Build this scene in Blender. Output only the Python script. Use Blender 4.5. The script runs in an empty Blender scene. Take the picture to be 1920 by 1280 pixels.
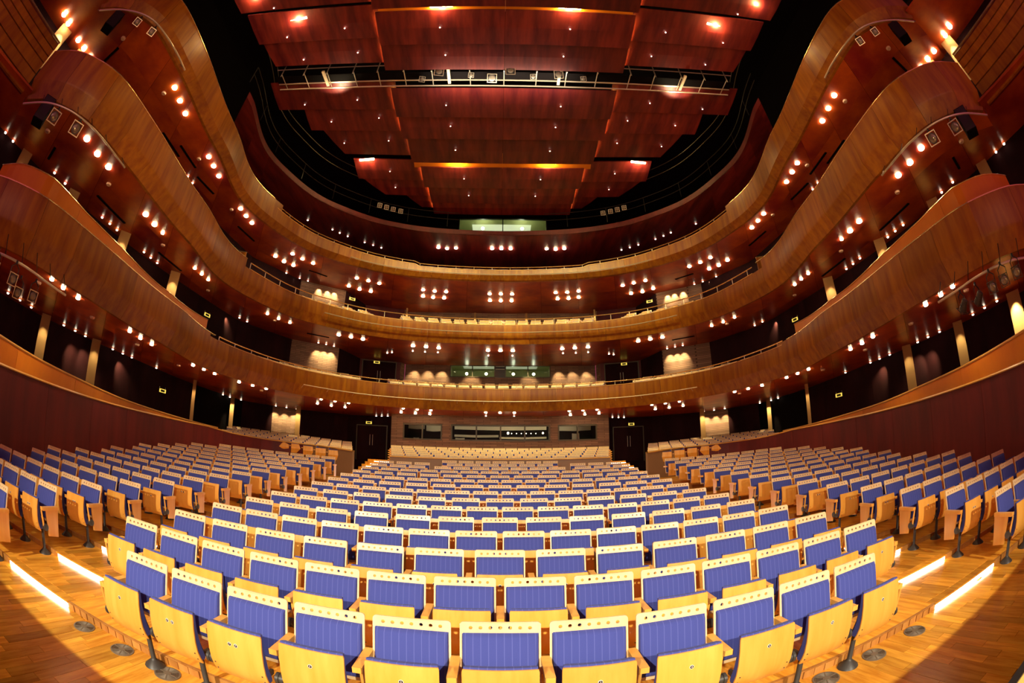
import bpy, math, random
from mathutils import Vector, Matrix
random.seed(7)
# ------------------------------------------------------------------ camera, world, lights, exposure
H = 1.91                       # height of the camera above the front stalls floor
SC = bpy.context.scene
COL = SC.collection
cd = bpy.data.cameras.new('camera'); cam = bpy.data.objects.new('camera', cd); COL.objects.link(cam)
SC.camera = cam
cd.type = 'PANO'; cd.panorama_type = 'FISHEYE_LENS_POLYNOMIAL'
cd.sensor_fit = 'HORIZONTAL'; cd.sensor_width = 36.0; cd.clip_start = 0.05; cd.clip_end = 200
cd.fisheye_fov = math.radians(359)
K = (0.0, -0.06555001733, -8.800421e-05, 5.883172e-06, -6.242589e-07)
cd.fisheye_polynomial_k0, cd.fisheye_polynomial_k1, cd.fisheye_polynomial_k2, cd.fisheye_polynomial_k3, cd.fisheye_polynomial_k4 = K
right = Vector((0.9996189, -0.0276009, -0.0005027)); up = Vector((-0.0072318, -0.2794008, 0.9601473)); fwd = Vector((0.0266414, 0.9597778, 0.2794939))
m = Matrix((right, up, -fwd)).transposed().to_4x4(); m.translation = Vector((0, 0, H)); cam.matrix_world = m

SC.view_settings.view_transform = 'Standard'; SC.view_settings.look = 'None'
SC.view_settings.exposure = 0.0; SC.view_settings.gamma = 1.0; SC.view_settings.use_curve_mapping = False
W = bpy.data.worlds.new('world'); SC.world = W; W.use_nodes = True
W.node_tree.nodes['Background'].inputs[0].default_value = (1.0, 0.14, 0.30, 1)
W.node_tree.nodes['Background'].inputs[1].default_value = 0.35

def area(name, loc, target, size, power, col=(1, .85, .62), sy=None, spread=180):
    l = bpy.data.lights.new(name, 'AREA'); l.energy = power; l.color = col; l.shape = 'RECTANGLE'; l.size = size; l.size_y = sy or size
    l.spread = math.radians(spread)
    o = bpy.data.objects.new(name, l); COL.objects.link(o); o.location = (loc[0], loc[1], loc[2] + H)
    d = Vector(target) - Vector(loc); o.rotation_euler = d.to_track_quat('-Z', 'Y').to_euler(); return o
def spot(name, loc, target, power, angle=60, blend=.6, col=(1, .8, .5), r=.03):
    l = bpy.data.lights.new(name, 'SPOT'); l.energy = power; l.color = col; l.spot_size = math.radians(angle); l.spot_blend = blend; l.shadow_soft_size = r
    o = bpy.data.objects.new(name, l); COL.objects.link(o); o.location = (loc[0], loc[1], loc[2] + H)
    d = Vector(target) - Vector(loc); o.rotation_euler = d.to_track_quat('-Z', 'Y').to_euler(); return o
# stage lighting rig above and behind the photographer
STAGE = (1, .91, .68)
spot('stage_spot', (-3.6, -5.5, 3.2), (-1.6, 2.2, -2.0), 4700, 80, 1.0, STAGE, .10)
spot('stage_spot', (3.6, -5.5, 3.2), (1.6, 2.2, -2.0), 3700, 80, 1.0, STAGE, .10)
spot('balcony_spot', (0, -3.0, 5.2), (0, 16, 9.2), 800, 60, .7, (1, .80, .40), .15)
spot('balcony_spot', (3.0, -3.0, 4.8), (-9.5, 7, 9.0), 300, 46, .8, (1, .70, .34), .15)
spot('balcony_spot', (-3.0, -3.0, 4.8), (9.5, 7, 9.0), 300, 46, .8, (1, .70, .34), .15)
# lanterns of the ceiling catwalk throw their beams onto the balcony fronts
spot('catwalk_beam', (-2.2, 10.1, 12.3), (-3.4, 19, 5.6), 3700, 72, .9, (1, .90, .36), .12)
spot('catwalk_beam', (2.2, 10.1, 12.3), (3.4, 19, 5.6), 3700, 72, .9, (1, .90, .36), .12)
# added fill spots standing in for light bounced up under the side balconies
spot('side_bounce_fill', (2.0, -2.5, .5), (-9.8, 10, 10.2), 2000, 42, .8, (1, .60, .24), .2)
spot('side_bounce_fill', (-2.0, -2.5, .5), (9.8, 10, 10.2), 2000, 42, .8, (1, .60, .24), .2)
area('stage_wash', (0, -6.0, 3.0), (0, 8, 3), 9.0, 110, (1, .55, .36), 4.0)
# general glow of the house lights under the canopy
area('house_glow', (0, 12.0, 11.6), (0, 12, 0), 9.0, 60, (1, .40, .20), 9.0)

# ------------------------------------------------------------------ helpers
class MB:
    def __init__(s): s.v = []; s.f = []
    def quad(s, a, b, c, d):
        n = len(s.v); s.v += [a, b, c, d]; s.f.append((n, n+1, n+2, n+3))
    def box(s, x0, x1, y0, y1, z0, z1, T=None):
        n = len(s.v)
        P = [(x0, y0, z0), (x1, y0, z0), (x1, y1, z0), (x0, y1, z0), (x0, y0, z1), (x1, y0, z1), (x1, y1, z1), (x0, y1, z1)]
        if T: P = [tuple(T @ Vector(p)) for p in P]
        s.v += P
        s.f += [tuple(n+i for i in q) for q in ((0, 3, 2, 1), (4, 5, 6, 7), (0, 1, 5, 4), (1, 2, 6, 5), (2, 3, 7, 6), (3, 0, 4, 7))]
    def grid(s, rows, close=False):
        """rows: list of equally long point lists"""
        n = len(s.v); w = len(rows[0])
        for r in rows: s.v += [tuple(p) for p in r]
        for i in range(len(rows)-1):
            for j in range(w-1 if not close else w):
                k = (j+1) % w
                s.f.append((n+i*w+j, n+i*w+k, n+(i+1)*w+k, n+(i+1)*w+j))
    def slab(s, rows, off):
        """closed slab: grid rows and the same grid displaced by off (vector or per-point function)"""
        g = (lambda p: (p[0]+off[0], p[1]+off[1], p[2]+off[2])) if not callable(off) else off
        n = len(s.v); w = len(rows[0]); h = len(rows)
        for r in rows: s.v += [tuple(p) for p in r]
        for r in rows: s.v += [tuple(g(p)) for p in r]
        m_ = w*h
        for i in range(h-1):
            for j in range(w-1):
                a, b, c, d = n+i*w+j, n+i*w+j+1, n+(i+1)*w+j+1, n+(i+1)*w+j
                s.f.append((a, b, c, d)); s.f.append((a+m_, d+m_, c+m_, b+m_))
        for j in range(w-1):
            a, b = n+j, n+j+1; s.f.append((b, a, a+m_, b+m_))
            a, b = n+(h-1)*w+j, n+(h-1)*w+j+1; s.f.append((a, b, b+m_, a+m_))
        for i in range(h-1):
            a, b = n+i*w, n+(i+1)*w; s.f.append((a, b, b+m_, a+m_))
            a, b = n+i*w+w-1, n+(i+1)*w+w-1; s.f.append((b, a, a+m_, b+m_))
    def tube(s, pts, r, seg=8, caps=True):
        pts = [Vector(p) for p in pts]; rings = []
        for i, p in enumerate(pts):
            t = (pts[min(i+1, len(pts)-1)] - pts[max(i-1, 0)]).normalized()
            u = t.cross(Vector((0, 0, 1)));
            if u.length < 1e-3: u = t.cross(Vector((1, 0, 0)))
            u.normalize(); w = u.cross(t); rr = r[i] if isinstance(r, (list, tuple)) else r
            rings.append([p + u*math.cos(a)*rr + w*math.sin(a)*rr for a in [2*math.pi*k/seg for k in range(seg)]])
        n = len(s.v); s.grid(rings, True)
        if caps:
            s.f.append(tuple(n+k for k in range(seg))[::-1]); e = n+(len(pts)-1)*seg; s.f.append(tuple(e+k for k in range(seg)))
    def lathe(s, prof, seg=16, T=None):
        rings = []
        for r, z in prof:
            ring = [Vector((r*math.cos(2*math.pi*k/seg), r*math.sin(2*math.pi*k/seg), z)) for k in range(seg)]
            rings.append([tuple(T @ p) if T else tuple(p) for p in ring])
        n = len(s.v); s.grid(rings, True)
        s.f.append(tuple(n+k for k in range(seg))[::-1]); e = n+(len(prof)-1)*seg; s.f.append(tuple(e+k for k in range(seg)))
    def mesh(s, name, mat=None, smooth=False):
        me = bpy.data.meshes.new(name); me.from_pydata(s.v, [], s.f); me.update()
        if mat: me.materials.append(mat)
        if smooth:
            me.polygons.foreach_set('use_smooth', [True]*len(me.polygons))
            try: me.set_sharp_from_angle(angle=math.radians(35))
            except Exception: pass
        return me
    def obj(s, name, mat, parent=None, smooth=False, loc=None, kind=None, label=None):
        return link(name, s.mesh(name, mat, smooth), parent, loc, kind, label)
def link(name, me, parent=None, loc=None, kind=None, label=None):
    o = bpy.data.objects.new(name, me); COL.objects.link(o)
    if parent: o.parent = parent
    if loc: o.location = loc
    if kind: o['kind'] = kind
    if label: o['label'] = label
    return o
def empty(name, loc=(0, 0, 0), rz=0, label=None, cat=None, group=None, kind=None):
    o = bpy.data.objects.new(name, None); COL.objects.link(o); o.location = loc; o.rotation_euler = (0, 0, rz); o.empty_display_size = .1
    if label: o['label'] = label
    if cat: o['category'] = cat
    if group: o['group'] = group
    if kind: o['kind'] = kind
    return o

# ------------------------------------------------------------------ materials
def mat(name, base, rough=.5, metal=0, emit=None, es=0, spec=.5):
    m = bpy.data.materials.new(name); m.use_nodes = True; b = m.node_tree.nodes['Principled BSDF']
    b.inputs['Base Color'].default_value = (*base, 1); b.inputs['Roughness'].default_value = rough; b.inputs['Metallic'].default_value = metal
    b.inputs['Specular IOR Level'].default_value = spec
    if emit: b.inputs['Emission Color'].default_value = (*emit, 1); b.inputs['Emission Strength'].default_value = es
    return m
def wood(name, c1, c2, rough=.4, scale=(1, 1, 1), vary=.25, grain=6.0, coords='Object', spec=.5, bump=.08, seams=None):
    """stretched noise grain; each object gets its own slight tone"""
    m = mat(name, c1, rough, spec=spec); t = m.node_tree; N = t.nodes; L = t.links; b = N['Principled BSDF']
    tc = N.new('ShaderNodeTexCoord'); mp = N.new('ShaderNodeMapping'); mp.inputs['Scale'].default_value = scale
    L.new(tc.outputs[coords], mp.inputs[0])
    oi = N.new('ShaderNodeObjectInfo')
    ad = N.new('ShaderNodeVectorMath'); ad.operation = 'ADD'; L.new(mp.outputs[0], ad.inputs[0])
    cx = N.new('ShaderNodeCombineXYZ'); mm = N.new('ShaderNodeMath'); mm.operation = 'MULTIPLY'; mm.inputs[1].default_value = 37.0
    L.new(oi.outputs['Random'], mm.inputs[0])
    for k in range(3): L.new(mm.outputs[0], cx.inputs[k])
    L.new(cx.outputs[0], ad.inputs[1])
    n1 = N.new('ShaderNodeTexNoise'); n1.inputs['Scale'].default_value = grain; n1.inputs['Detail'].default_value = 6; n1.inputs['Roughness'].default_value = .6
    L.new(ad.outputs[0], n1.inputs['Vector'])
    cr = N.new('ShaderNodeValToRGB'); cr.color_ramp.elements[0].position = .35; cr.color_ramp.elements[1].position = .68
    cr.color_ramp.elements[0].color = (*c2, 1); cr.color_ramp.elements[1].color = (*c1, 1); L.new(n1.outputs['Fac'], cr.inputs[0])
    hv = N.new('ShaderNodeHueSaturation'); mr = N.new('ShaderNodeMapRange'); mr.inputs[3].default_value = 1-vary; mr.inputs[4].default_value = 1+vary
    L.new(oi.outputs['Random'], mr.inputs[0]); L.new(mr.outputs[0], hv.inputs['Value']); L.new(cr.outputs[0], hv.inputs['Color'])
    L.new(hv.outputs[0], b.inputs['Base Color'])
    bp = N.new('ShaderNodeBump'); bp.inputs['Strength'].default_value = bump; bp.inputs['Distance'].default_value = .01
    L.new(n1.outputs['Fac'], bp.inputs['Height']); L.new(bp.outputs[0], b.inputs['Normal'])
    return m
M = {}
M['fascia'] = wood('fascia_wood', (.42, .165, .009), (.25, .070, .009), .36, (3.2, 3.2, .35), .16, 1.6)
M['soffit'] = wood('soffit_wood', (.62, .120, .014), (.28, .022, .020), .32, (.5, .5, .5), .16, 1.4, bump=.03)
M['canopy'] = wood('canopy_wood', (.25, .028, .022), (.09, .005, .013), .45, (2.4, .35, 1), .22, 1.3)
M['maroon'] = wood('maroon_wall_wood', (.15, .008, .012), (.085, .003, .009), .55, (1.6, 1.6, .25), .10, 1.5)
M['parapet'] = wood('amber_parapet_wood', (.78, .27, .014), (.62, .17, .010), .30, (.6, .6, .3), .10, 1.3)
M['cap'] = wood('pale_cap_wood', (.85, .50, .14), (.70, .36, .08), .30, (1, 1, 1), .05, 2)
M['floor'] = wood('floor_wood', (.86, .43, .05), (.58, .22, .02), .22, (9, .9, 1), .34, 2.2, bump=.02)
M['riser'] = wood('riser_wood', (.55, .25, .06), (.40, .15, .03), .35, (4, 4, .6), .2, 2.2)
M['beech'] = wood('beech_plywood', (.90, .47, .09), (.80, .36, .05), .32, (6, 6, .5), .09, 1.6, bump=.02)
M['head'] = wood('pale_beech_plywood', (.95, .72, .40), (.90, .62, .30), .32, (6, 6, .5), .05, 1.6, bump=.02)
def fabric():
    m = mat('blue_seat_fabric', (.055, .075, .36), .85, spec=.2); t = m.node_tree; N = t.nodes; L = t.links; b = N['Principled BSDF']
    b.inputs['Sheen Weight'].default_value = .05
    tc = N.new('ShaderNodeTexCoord'); w = N.new('ShaderNodeTexWave'); w.bands_direction = 'X'; w.inputs['Scale'].default_value = 6.6; w.inputs['Distortion'].default_value = .0
    L.new(tc.outputs['Object'], w.inputs['Vector'])
    cr = N.new('ShaderNodeValToRGB'); cr.color_ramp.elements[0].position = .955; cr.color_ramp.elements[1].position = 1.0
    cr.color_ramp.elements[0].color = (.058, .074, .32, 1); cr.color_ramp.elements[1].color = (.10, .12, .42, 1)
    L.new(w.outputs['Fac'], cr.inputs[0]); L.new(cr.outputs[0], b.inputs['Base Color'])
    n = N.new('ShaderNodeTexNoise'); n.inputs['Scale'].default_value = 260; L.new(tc.outputs['Object'], n.inputs['Vector'])
    bp = N.new('ShaderNodeBump'); bp.inputs['Strength'].default_value = .25; bp.inputs['Distance'].default_value = .002; L.new(n.outputs['Fac'], bp.inputs['Height']); L.new(bp.outputs[0], b.inputs['Normal'])
    return m
M['blue'] = fabric()
M['bluedark'] = mat('dark_blue_piping', (.03, .035, .20), .8)
M['black'] = mat('black_steel', (.012, .011, .011), .35)
M['foot'] = mat('grey_black_cast_foot', (.045, .04, .036), .45)
M['void'] = mat('black_paint', (.004, .0025, .003), .8, spec=.1)
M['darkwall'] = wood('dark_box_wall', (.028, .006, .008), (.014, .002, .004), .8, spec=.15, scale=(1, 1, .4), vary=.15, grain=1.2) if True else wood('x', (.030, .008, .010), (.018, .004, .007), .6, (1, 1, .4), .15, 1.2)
M['steel'] = mat('brushed_steel', (.72, .66, .54), .38, .7)
M['vent'] = mat('dull_vent_metal', (.20, .155, .11), .6, .3)
M['gold'] = mat('gilt_metal_strip', (.95, .70, .35), .25, .8)
M['plaster'] = mat('white_plaster', (.75, .62, .42), .8)
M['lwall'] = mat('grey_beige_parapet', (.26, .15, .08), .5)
M['lamp'] = mat('lit_lamp', (1, .9, .7), .5, emit=(1, .80, .46), es=60)
M['lampS'] = mat('lit_small_lamp', (1, .9, .7), .5, emit=(1, .85, .62), es=9)
M['lampB'] = mat('lit_booth_lamp', (1, 1, .8), .5, emit=(.95, 1, .70), es=45)
M['cove'] = mat('lit_cove_lamp', (1, .9, .7), .5, emit=(1, .72, .28), es=60)
M['led'] = mat('lit_step_strip', (1, 1, 1), .5, emit=(1, .93, .82), es=9)
M['sign'] = mat('lit_exit_sign', (.9, .75, .2), .5, emit=(1, .72, .10), es=1.1)
M['signtext'] = mat('sign_lettering', (.04, .07, .02), .6)
M['detector'] = mat('white_detector', (.85, .6, .45), .5)
M['boothwall'] = mat('booth_interior_paint', (.30, .31, .13), .8)
M['pier'] = mat('sand_pier_plaster', (.42, .24, .08), .8)
M['boothdark'] = mat('booth_dark_interior', (.03, .035, .02), .8)
M['frame'] = mat('olive_grey_window_frame', (.10, .085, .045), .45)
M['platedark'] = mat('black_number_plate', (.03, .015, .012), .4)
M['white'] = mat('white_paint', (.9, .88, .84), .5)
def stone():
    m = mat('stone_strip_cladding', (.30, .19, .12), .85); t = m.node_tree; N = t.nodes; L = t.links; b = N['Principled BSDF']
    tc = N.new('ShaderNodeTexCoord'); br = N.new('ShaderNodeTexBrick'); br.inputs['Scale'].default_value = 1.0
    br.inputs['Brick Width'].default_value = .7; br.inputs['Row Height'].default_value = .09; br.inputs['Mortar Size'].default_value = .008
    br.inputs['Color1'].default_value = (.36, .225, .145, 1); br.inputs['Color2'].default_value = (.22, .135, .09, 1); br.inputs['Mortar'].default_value = (.09, .05, .035, 1)
    sx = N.new('ShaderNodeSeparateXYZ'); cx = N.new('ShaderNodeCombineXYZ'); L.new(tc.outputs['Object'], sx.inputs[0])
    ad = N.new('ShaderNodeMath'); L.new(sx.outputs[0], ad.inputs[0]); L.new(sx.outputs[1], ad.inputs[1]); L.new(ad.outputs[0], cx.inputs[0]); L.new(sx.outputs[2], cx.inputs[1])
    L.new(cx.outputs[0], br.inputs['Vector']); L.new(br.outputs['Color'], b.inputs['Base Color'])
    bp = N.new('ShaderNodeBump'); bp.inputs['Strength'].default_value = .6; bp.inputs['Distance'].default_value = .03; L.new(br.outputs['Color'], bp.inputs['Height']); L.new(bp.outputs[0], b.inputs['Normal'])
    return m
M['stone'] = stone()
def glass():
    m = mat('window_glass', (.8, .85, .8), .03); b = m.node_tree.nodes['Principled BSDF']
    b.inputs['Transmission Weight'].default_value = 1; b.inputs['IOR'].default_value = 1.16; b.inputs['Specular IOR Level'].default_value = 1
    return m
M['glass'] = glass()

# ------------------------------------------------------------------ plan curves (metres, camera at x=y=0)
AZT = [0, 10, 18, 25, 30, 35, 38.5, 41.3, 45, 49, 52.8, 56.5, 60.5, 65, 69.5, 74, 78.5, 82]
RDT = [19.5, 19.45, 19.15, 18.4, 17.6, 16.4, 15.5, 14.5, 12.9, 11.8, 10.9, 10.2, 9.65, 9.2, 8.95, 9.0, 9.3, 9.95]
def interp(x, X, Y):
    if x <= X[0]: return Y[0]
    for i in range(len(X)-1):
        if x <= X[i+1]:
            t = (x-X[i])/(X[i+1]-X[i]); return Y[i]+(Y[i+1]-Y[i])*t
    return Y[-1]
half = [Vector((-r*math.sin(math.radians(a)), r*math.cos(math.radians(a)))) for a, r in zip(AZT, RDT)]   # centre -> left end
ctrl = [p for p in reversed(half)] + [Vector((-p.x, p.y)) for p in half[1:]]
def catmull(P, n=8):
    out = []
    for i in range(len(P)-1):
        p0 = P[max(i-1, 0)]; p1 = P[i]; p2 = P[i+1]; p3 = P[min(i+2, len(P)-1)]
        for k in range(n):
            t = k/n; out.append(0.5*((2*p1)+(p2-p0)*t+(2*p0-5*p1+4*p2-p3)*t*t+(3*p1-p0-3*p2+p3)*t**3))
    out.append(P[-1]); return out
def resample(P, step):
    L_ = [0]
    for i in range(1, len(P)): L_.append(L_[-1]+(P[i]-P[i-1]).length)
    n = max(2, int(round(L_[-1]/step))); out = []; j = 0
    for k in range(n+1):
        s = L_[-1]*k/n
        while j < len(P)-2 and L_[j+1] < s: j += 1
        t = (s-L_[j])/(L_[j+1]-L_[j]) if L_[j+1] > L_[j] else 0
        out.append(P[j].lerp(P[j+1], min(max(t, 0), 1)))
    return out
PLAN = resample(catmull(ctrl), .30)
NP = len(PLAN)
def azi(p): return math.degrees(math.atan2(p.x, p.y))
def normals(P):
    out = []
    for i in range(len(P)):
        t = (P[min(i+1, len(P)-1)]-P[max(i-1, 0)]).normalized(); out.append(Vector((-t.y, t.x)))   # left of travel = away from the camera side (outwards)
    return out
NRM = normals(PLAN)
def off(i, d): return PLAN[i]+NRM[i]*d
AZP = [azi(p) for p in PLAN]
def r_poly(poly, a):
    d = Vector((math.sin(math.radians(a)), math.cos(math.radians(a)))); best = None
    for i in range(len(poly)-1):
        p, q = poly[i], poly[i+1]; e = q-p; den = d.x*e.y-d.y*e.x
        if abs(den) < 1e-9: continue
        t = (p.x*e.y-p.y*e.x)/den; u = (p.x*d.y-p.y*d.x)/den
        if t > 0 and -1e-6 <= u <= 1+1e-6 and (best is None or t < best): best = t
    return best
def mir(P): return P+[Vector((-p[0], p[1])) for p in reversed(P) if p[0] < -1e-6]
BACK_HI = mir([Vector(p) for p in [(-12.0, -3), (-12.2, 10), (-12.1, 16.3), (-10.6, 19.3), (-8.5, 20.9), (-8.0, 23.1), (-5.75, 23.9), (-5.6, 24.35), (0, 24.6)]])
BACK_LO = mir([Vector(p) for p in [(-13.0, -3), (-13.3, 11), (-14.2, 18), (-14.2, 19.9), (-12.6, 21.5), (-11.5, 22.5), (-9.4, 23.2), (-8.7, 23.7), (-6.0, 23.7), (-5.7, 22.2), (0, 22.2)]])

# ------------------------------------------------------------------ floor levels and rows of the stalls
ZR = [-1.026, -.959, -.894, -.832, -.770, -.703, -.633, -.557, -.475, -.390, -.305, -.212, -.112, -.012, .087]   # back tops, rows 1-15
YR = [2.64+.87*n for n in range(15)]
LV = [z-.88 for z in ZR]
LV[0] = -1.91
RC = 40.0
def rowy(n, x, d=0.0):            # n is 0-based; d shifts along the depth
    R = YR[n]+d+RC-2.64; return -(RC-2.64)+math.sqrt(R*R-x*x)
# ================================================================== SETTING: floor
floor = empty('floor', kind='structure')
def terrace(n):
    xs = [-14+28*i/28 for i in range(29)]
    y0 = (lambda x: rowy(n-1, x, -.13)) if n > 0 else (lambda x: -1.0)
    y1 = (lambda x: rowy(n, x, -.13)) if n < 14 else (lambda x: rowy(14, x, 12))
    b = MB(); z = LV[n]
    b.slab([[(x, y0(x), z) for x in xs], [(x, y1(x), z) for x in xs]], (0, 0, -.12))
    return b
for n in range(1, 15): terrace(n).obj('terrace', M['floor'], floor)
MBf = MB(); MBf.box(-14, 14, -1, 2.9, -2.05, -1.925); MBf.obj('subfloor', M['floor'], floor)
MBf = MB(); MBf.box(-14, 14, -.2, 3.2, -2.03, -1.918)
# front floor planks, running towards the audience; separate boards where the photograph shows them
PW = .118
def planks(x0, x1, yf0, yf1, z, lim=[300]):
    x = x0; meshes = {}
    while x < x1-.02:
        w = min(PW, x1-x); y = yf0(x)-random.uniform(0, .6)
        while y < yf1(x+w/2)-.02:
            l = random.choice([.55, .7, .85]); a = max(y, yf0(x+w/2)); e = min(y+l, yf1(x+w/2))
            if e-a > .05:
                key = round(e-a, 1)
                b = MB(); b.box(-w/2+.0015, w/2-.0015, -(e-a)/2+.0015, (e-a)/2-.0015, -.012, random.uniform(0, .0012))
                o = b.obj('floor_plank', M['floor'], floor); o.location = (x+w/2, (a+e)/2, z+.002); lim[0] -= 1
            y += l
        x += w
for s in (-1, 1):
    xa, xb = (-5.9, -2.75) if s < 0 else (2.75, 5.9)
    planks(xa, xb, lambda x: .75, lambda x: rowy(0, x, -.135), -1.912)
    for n in (1, 2):
        xa, xb = (-5.36, -4.0) if s < 0 else (4.0, 5.36)
        planks(xa, xb, lambda x, n=n: rowy(n-1, x, -.13)+.12, lambda x, n=n: rowy(n, x, -.135), LV[n])
# board filling the middle of the front floor, hidden below the frame
b = MB(); b.box(-2.75, 2.75, .2, 2.5, -1.93, -1.911); b.obj('floor_board', M['floor'], floor)
for s in (-1, 1):
    b = MB(); b.box(min(5.9*s, 14*s), max(5.9*s, 14*s), -.2, 2.6, -1.93, -1.911); b.obj('floor_board', M['floor'], floor)
# risers, nosings and light strips
def riser(n):
    b = MB(); xs = [-11+.5*i for i in range(45)]
    lo, hi = LV[n], LV[n+1]
    b.slab([[(x, rowy(n, x, -.136), lo) for x in xs], [(x, rowy(n, x, -.136), hi+.001) for x in xs]], (0, .03, 0))
    return b
for n in range(14): riser(n).obj('step_riser', M['riser'], floor)
for n in range(14):
    for s in (-1, 1):
        xs = [s*(4.0+1.36*i/6) for i in range(7)]
        b = MB(); b.slab([[(x, rowy(n, x, -.150), LV[n+1]+.004) for x in xs], [(x, rowy(n, x, -.02), LV[n+1]+.004) for x in xs]], (0, 0, -.02)); b.obj('step_nosing', M['floor'], floor)
        xs = [s*(4.02+1.3*i/6) for i in range(7)]
        h = .05 if n < 3 else .022
        b = MB(); b.slab([[(x, rowy(n, x, -.152), LV[n]+.004) for x in xs], [(x, rowy(n, x, -.152), LV[n]+h) for x in xs]], (0, .012, 0)); b.obj('step_light_strip', M['led'], floor)
# vertical boards on the first riser
for s in (-1, 1):
    x = s*2.3
    while abs(x) < 3.98:
        w = .11; y = rowy(0, x, -.142)
        b = MB(); b.box(-w/2+.001, w/2-.001, -.006-random.uniform(0, .002), 0, 0, LV[1]-LV[0]-.003); o = b.obj('riser_board', M['riser'], floor); o.location = (x, y, LV[0]); x += s*w
# round floor vents
def vent_mesh():
    b = MB()
    b.lathe([(.118, 0), (.118, .006), (.104, .008), (.104, .002)], 28)
    return b
def vent(x, y, z):
    v = link('floor_vent', VENT['ring'], floor, (x, y, z))
    for nm in ('vent_slot', 'vent_spoke'): link(nm, VENT[nm], v, kind='stuff')
VENT = {'ring': vent_mesh().mesh('vent_ring', M['vent'], True)}
b = MB()
for r in (.036, .046, .056, .066, .076, .086, .096):
    P = [(r*math.cos(2*math.pi*k/28), r*math.sin(2*math.pi*k/28)) for k in range(29)]
    b.tube([(x, y, .006) for x, y in P], .0028, 4, False)
VENT['vent_slot'] = b.mesh('vent_slot', M['vent'])
b = MB()
for k in range(6):
    a = math.pi*k/3; T = Matrix.Rotation(a, 4, 'Z'); b.box(.02, .104, -.005, .005, .004, .010, T)
b.lathe([(.034, .003), (.034, .011), (.0, .012)], 16)
VENT['vent_spoke'] = b.mesh('vent_spoke', M['vent'])
for x in (-3.57, -3.02, -2.48, -1.9): vent(x, rowy(0, x, -.29), -1.910)
for x in (3.50, 2.93, 2.38, 1.85): vent(x, rowy(0, x, -.29), -1.910)
# edge of the stage just inside the lower right corner and the stage deck behind the camera
stage = empty('stage', kind='structure')
b = MB(); b.box(-9, 0, -9, .33, -1.91, -.95); b.obj('stage_deck', M['void'], stage)
b = MB(); b.box(0, 9, -9, .33, -1.91, -.95); b.obj('stage_deck', M['cap'], stage)
b = MB(); b.box(-9, 9, .33, .37, -1.91, -.935); b.obj('stage_edge', M['black'], stage)

# ================================================================== SEATS
SW = .50
def rounded(w, h, r, n=4, bottom_r=None):
    """outline of a plate centred on x, from v=0 to h, counter-clockwise from bottom left"""
    rb = bottom_r if bottom_r is not None else r; P = []
    for cx, cy, a0, rr in ((-w/2+rb, rb, 180, rb), (w/2-rb, rb, 270, rb), (w/2-r, h-r, 0, r), (-w/2+r, h-r, 90, r)):
        for k in range(n+1):
            a = math.radians(a0+90*k/n); P.append((cx+rr*math.cos(a), cy+rr*math.sin(a)))
    return P
def plate(b, outline, f, th):
    """prism from an outline; f maps (u, v, t) to a point"""
    n = len(b.v); m_ = len(outline)
    b.v += [f(u, v, 0) for u, v in outline]+[f(u, v, th) for u, v in outline]
    cu = sum(u for u, v in outline)/m_; cv = sum(v for u, v in outline)/m_
    b.v += [f(cu, cv, 0), f(cu, cv, th)]
    for k in range(m_):
        q = (k+1) % m_
        b.f.append((n+k, n+q, n+2*m_)); b.f.append((n+m_+q, n+m_+k, n+2*m_+1)); b.f.append((n+q, n+k, n+m_+k, n+m_+q))
def backmap(u, v, t):            # leaning, slightly hollow back; v from 0 (bottom) to .50 (top); t outwards to the rear
    y = -.115+.235*v/ .5*.49 - .10*u*u*1.6 + t
    return (u, y-.0 + .0, .395+v*.97)
def headcell(b, u0, u1, v0, v1, cu, cv, r, th, n=12):
    k0 = len(b.v)
    ang = [2*math.pi*k/n for k in range(n)]
    def outer(a):
        c, s = math.cos(a), math.sin(a); sx = ((u1-cu) if c > 0 else (cu-u0))/abs(c) if abs(c) > 1e-6 else 1e9; sy = ((v1-cv) if s > 0 else (cv-v0))/abs(s) if abs(s) > 1e-6 else 1e9
        q = min(sx, sy); return (cu+c*q, cv+s*q)
    # eight-fold ring so the corners are kept
    import math as _m
    angs = sorted(set([round(a, 6) for a in ang]+[round(_m.atan2(v-cv, u-cu) % (2*_m.pi), 6) for u in (u0, u1) for v in (v0, v1)]))
    m_ = len(angs)
    for t in (0, th):
        b.v += [backmap(*outer(a), t) for a in angs]; b.v += [backmap(cu+r*math.cos(a), cv+r*math.sin(a), t) for a in angs]
    for k in range(m_):
        q = (k+1) % m_
        O0, I0, O1, I1 = k0, k0+m_, k0+2*m_, k0+3*m_
        b.f.append((O0+k, O0+q, I0+q, I0+k)); b.f.append((O1+q, O1+k, I1+k, I1+q)); b.f.append((I0+k, I0+q, I1+q, I1+k))
def back_shell(lod=0):
    b = MB(); th = .014
    # lower plate
    us = [-SW/2+SW*i/8 for i in range(9)]
    b.slab([[backmap(u, 0, 0) for u in us], [backmap(u, .2, 0) for u in us], [backmap(u, .425, 0) for u in us]], (0, th, 0))
    if lod: b.slab([[backmap(u, .425, 0) for u in us], [backmap(u*.985, .5, 0) for u in us]], (0, th, 0)); return b
    hw = .061; u0 = -3.5*hw
    for k in range(7):
        headcell(b, u0+k*hw, u0+(k+1)*hw, .425, .492, u0+(k+.5)*hw, .460, .0125, th)
    e = SW/2
    for s in (-1, 1):
        A = s*3.5*hw; r = .022; P = [(A, .425), (s*e, .425), (s*e, .5-r)]+[(s*(e-r+r*math.cos(a)), .5-r+r*math.sin(a)) for a in (math.pi/8, math.pi/4, 3*math.pi/8)]+[(s*(e-r), .5), (A, .5)]
        if s < 0: P = P[::-1]
        plate(b, P, backmap, th)
    plate(b, [(u0, .492), (-u0, .492), (-u0, .5), (u0, .5)], backmap, th)
    # side returns of the head band down the sides
    return b
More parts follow.
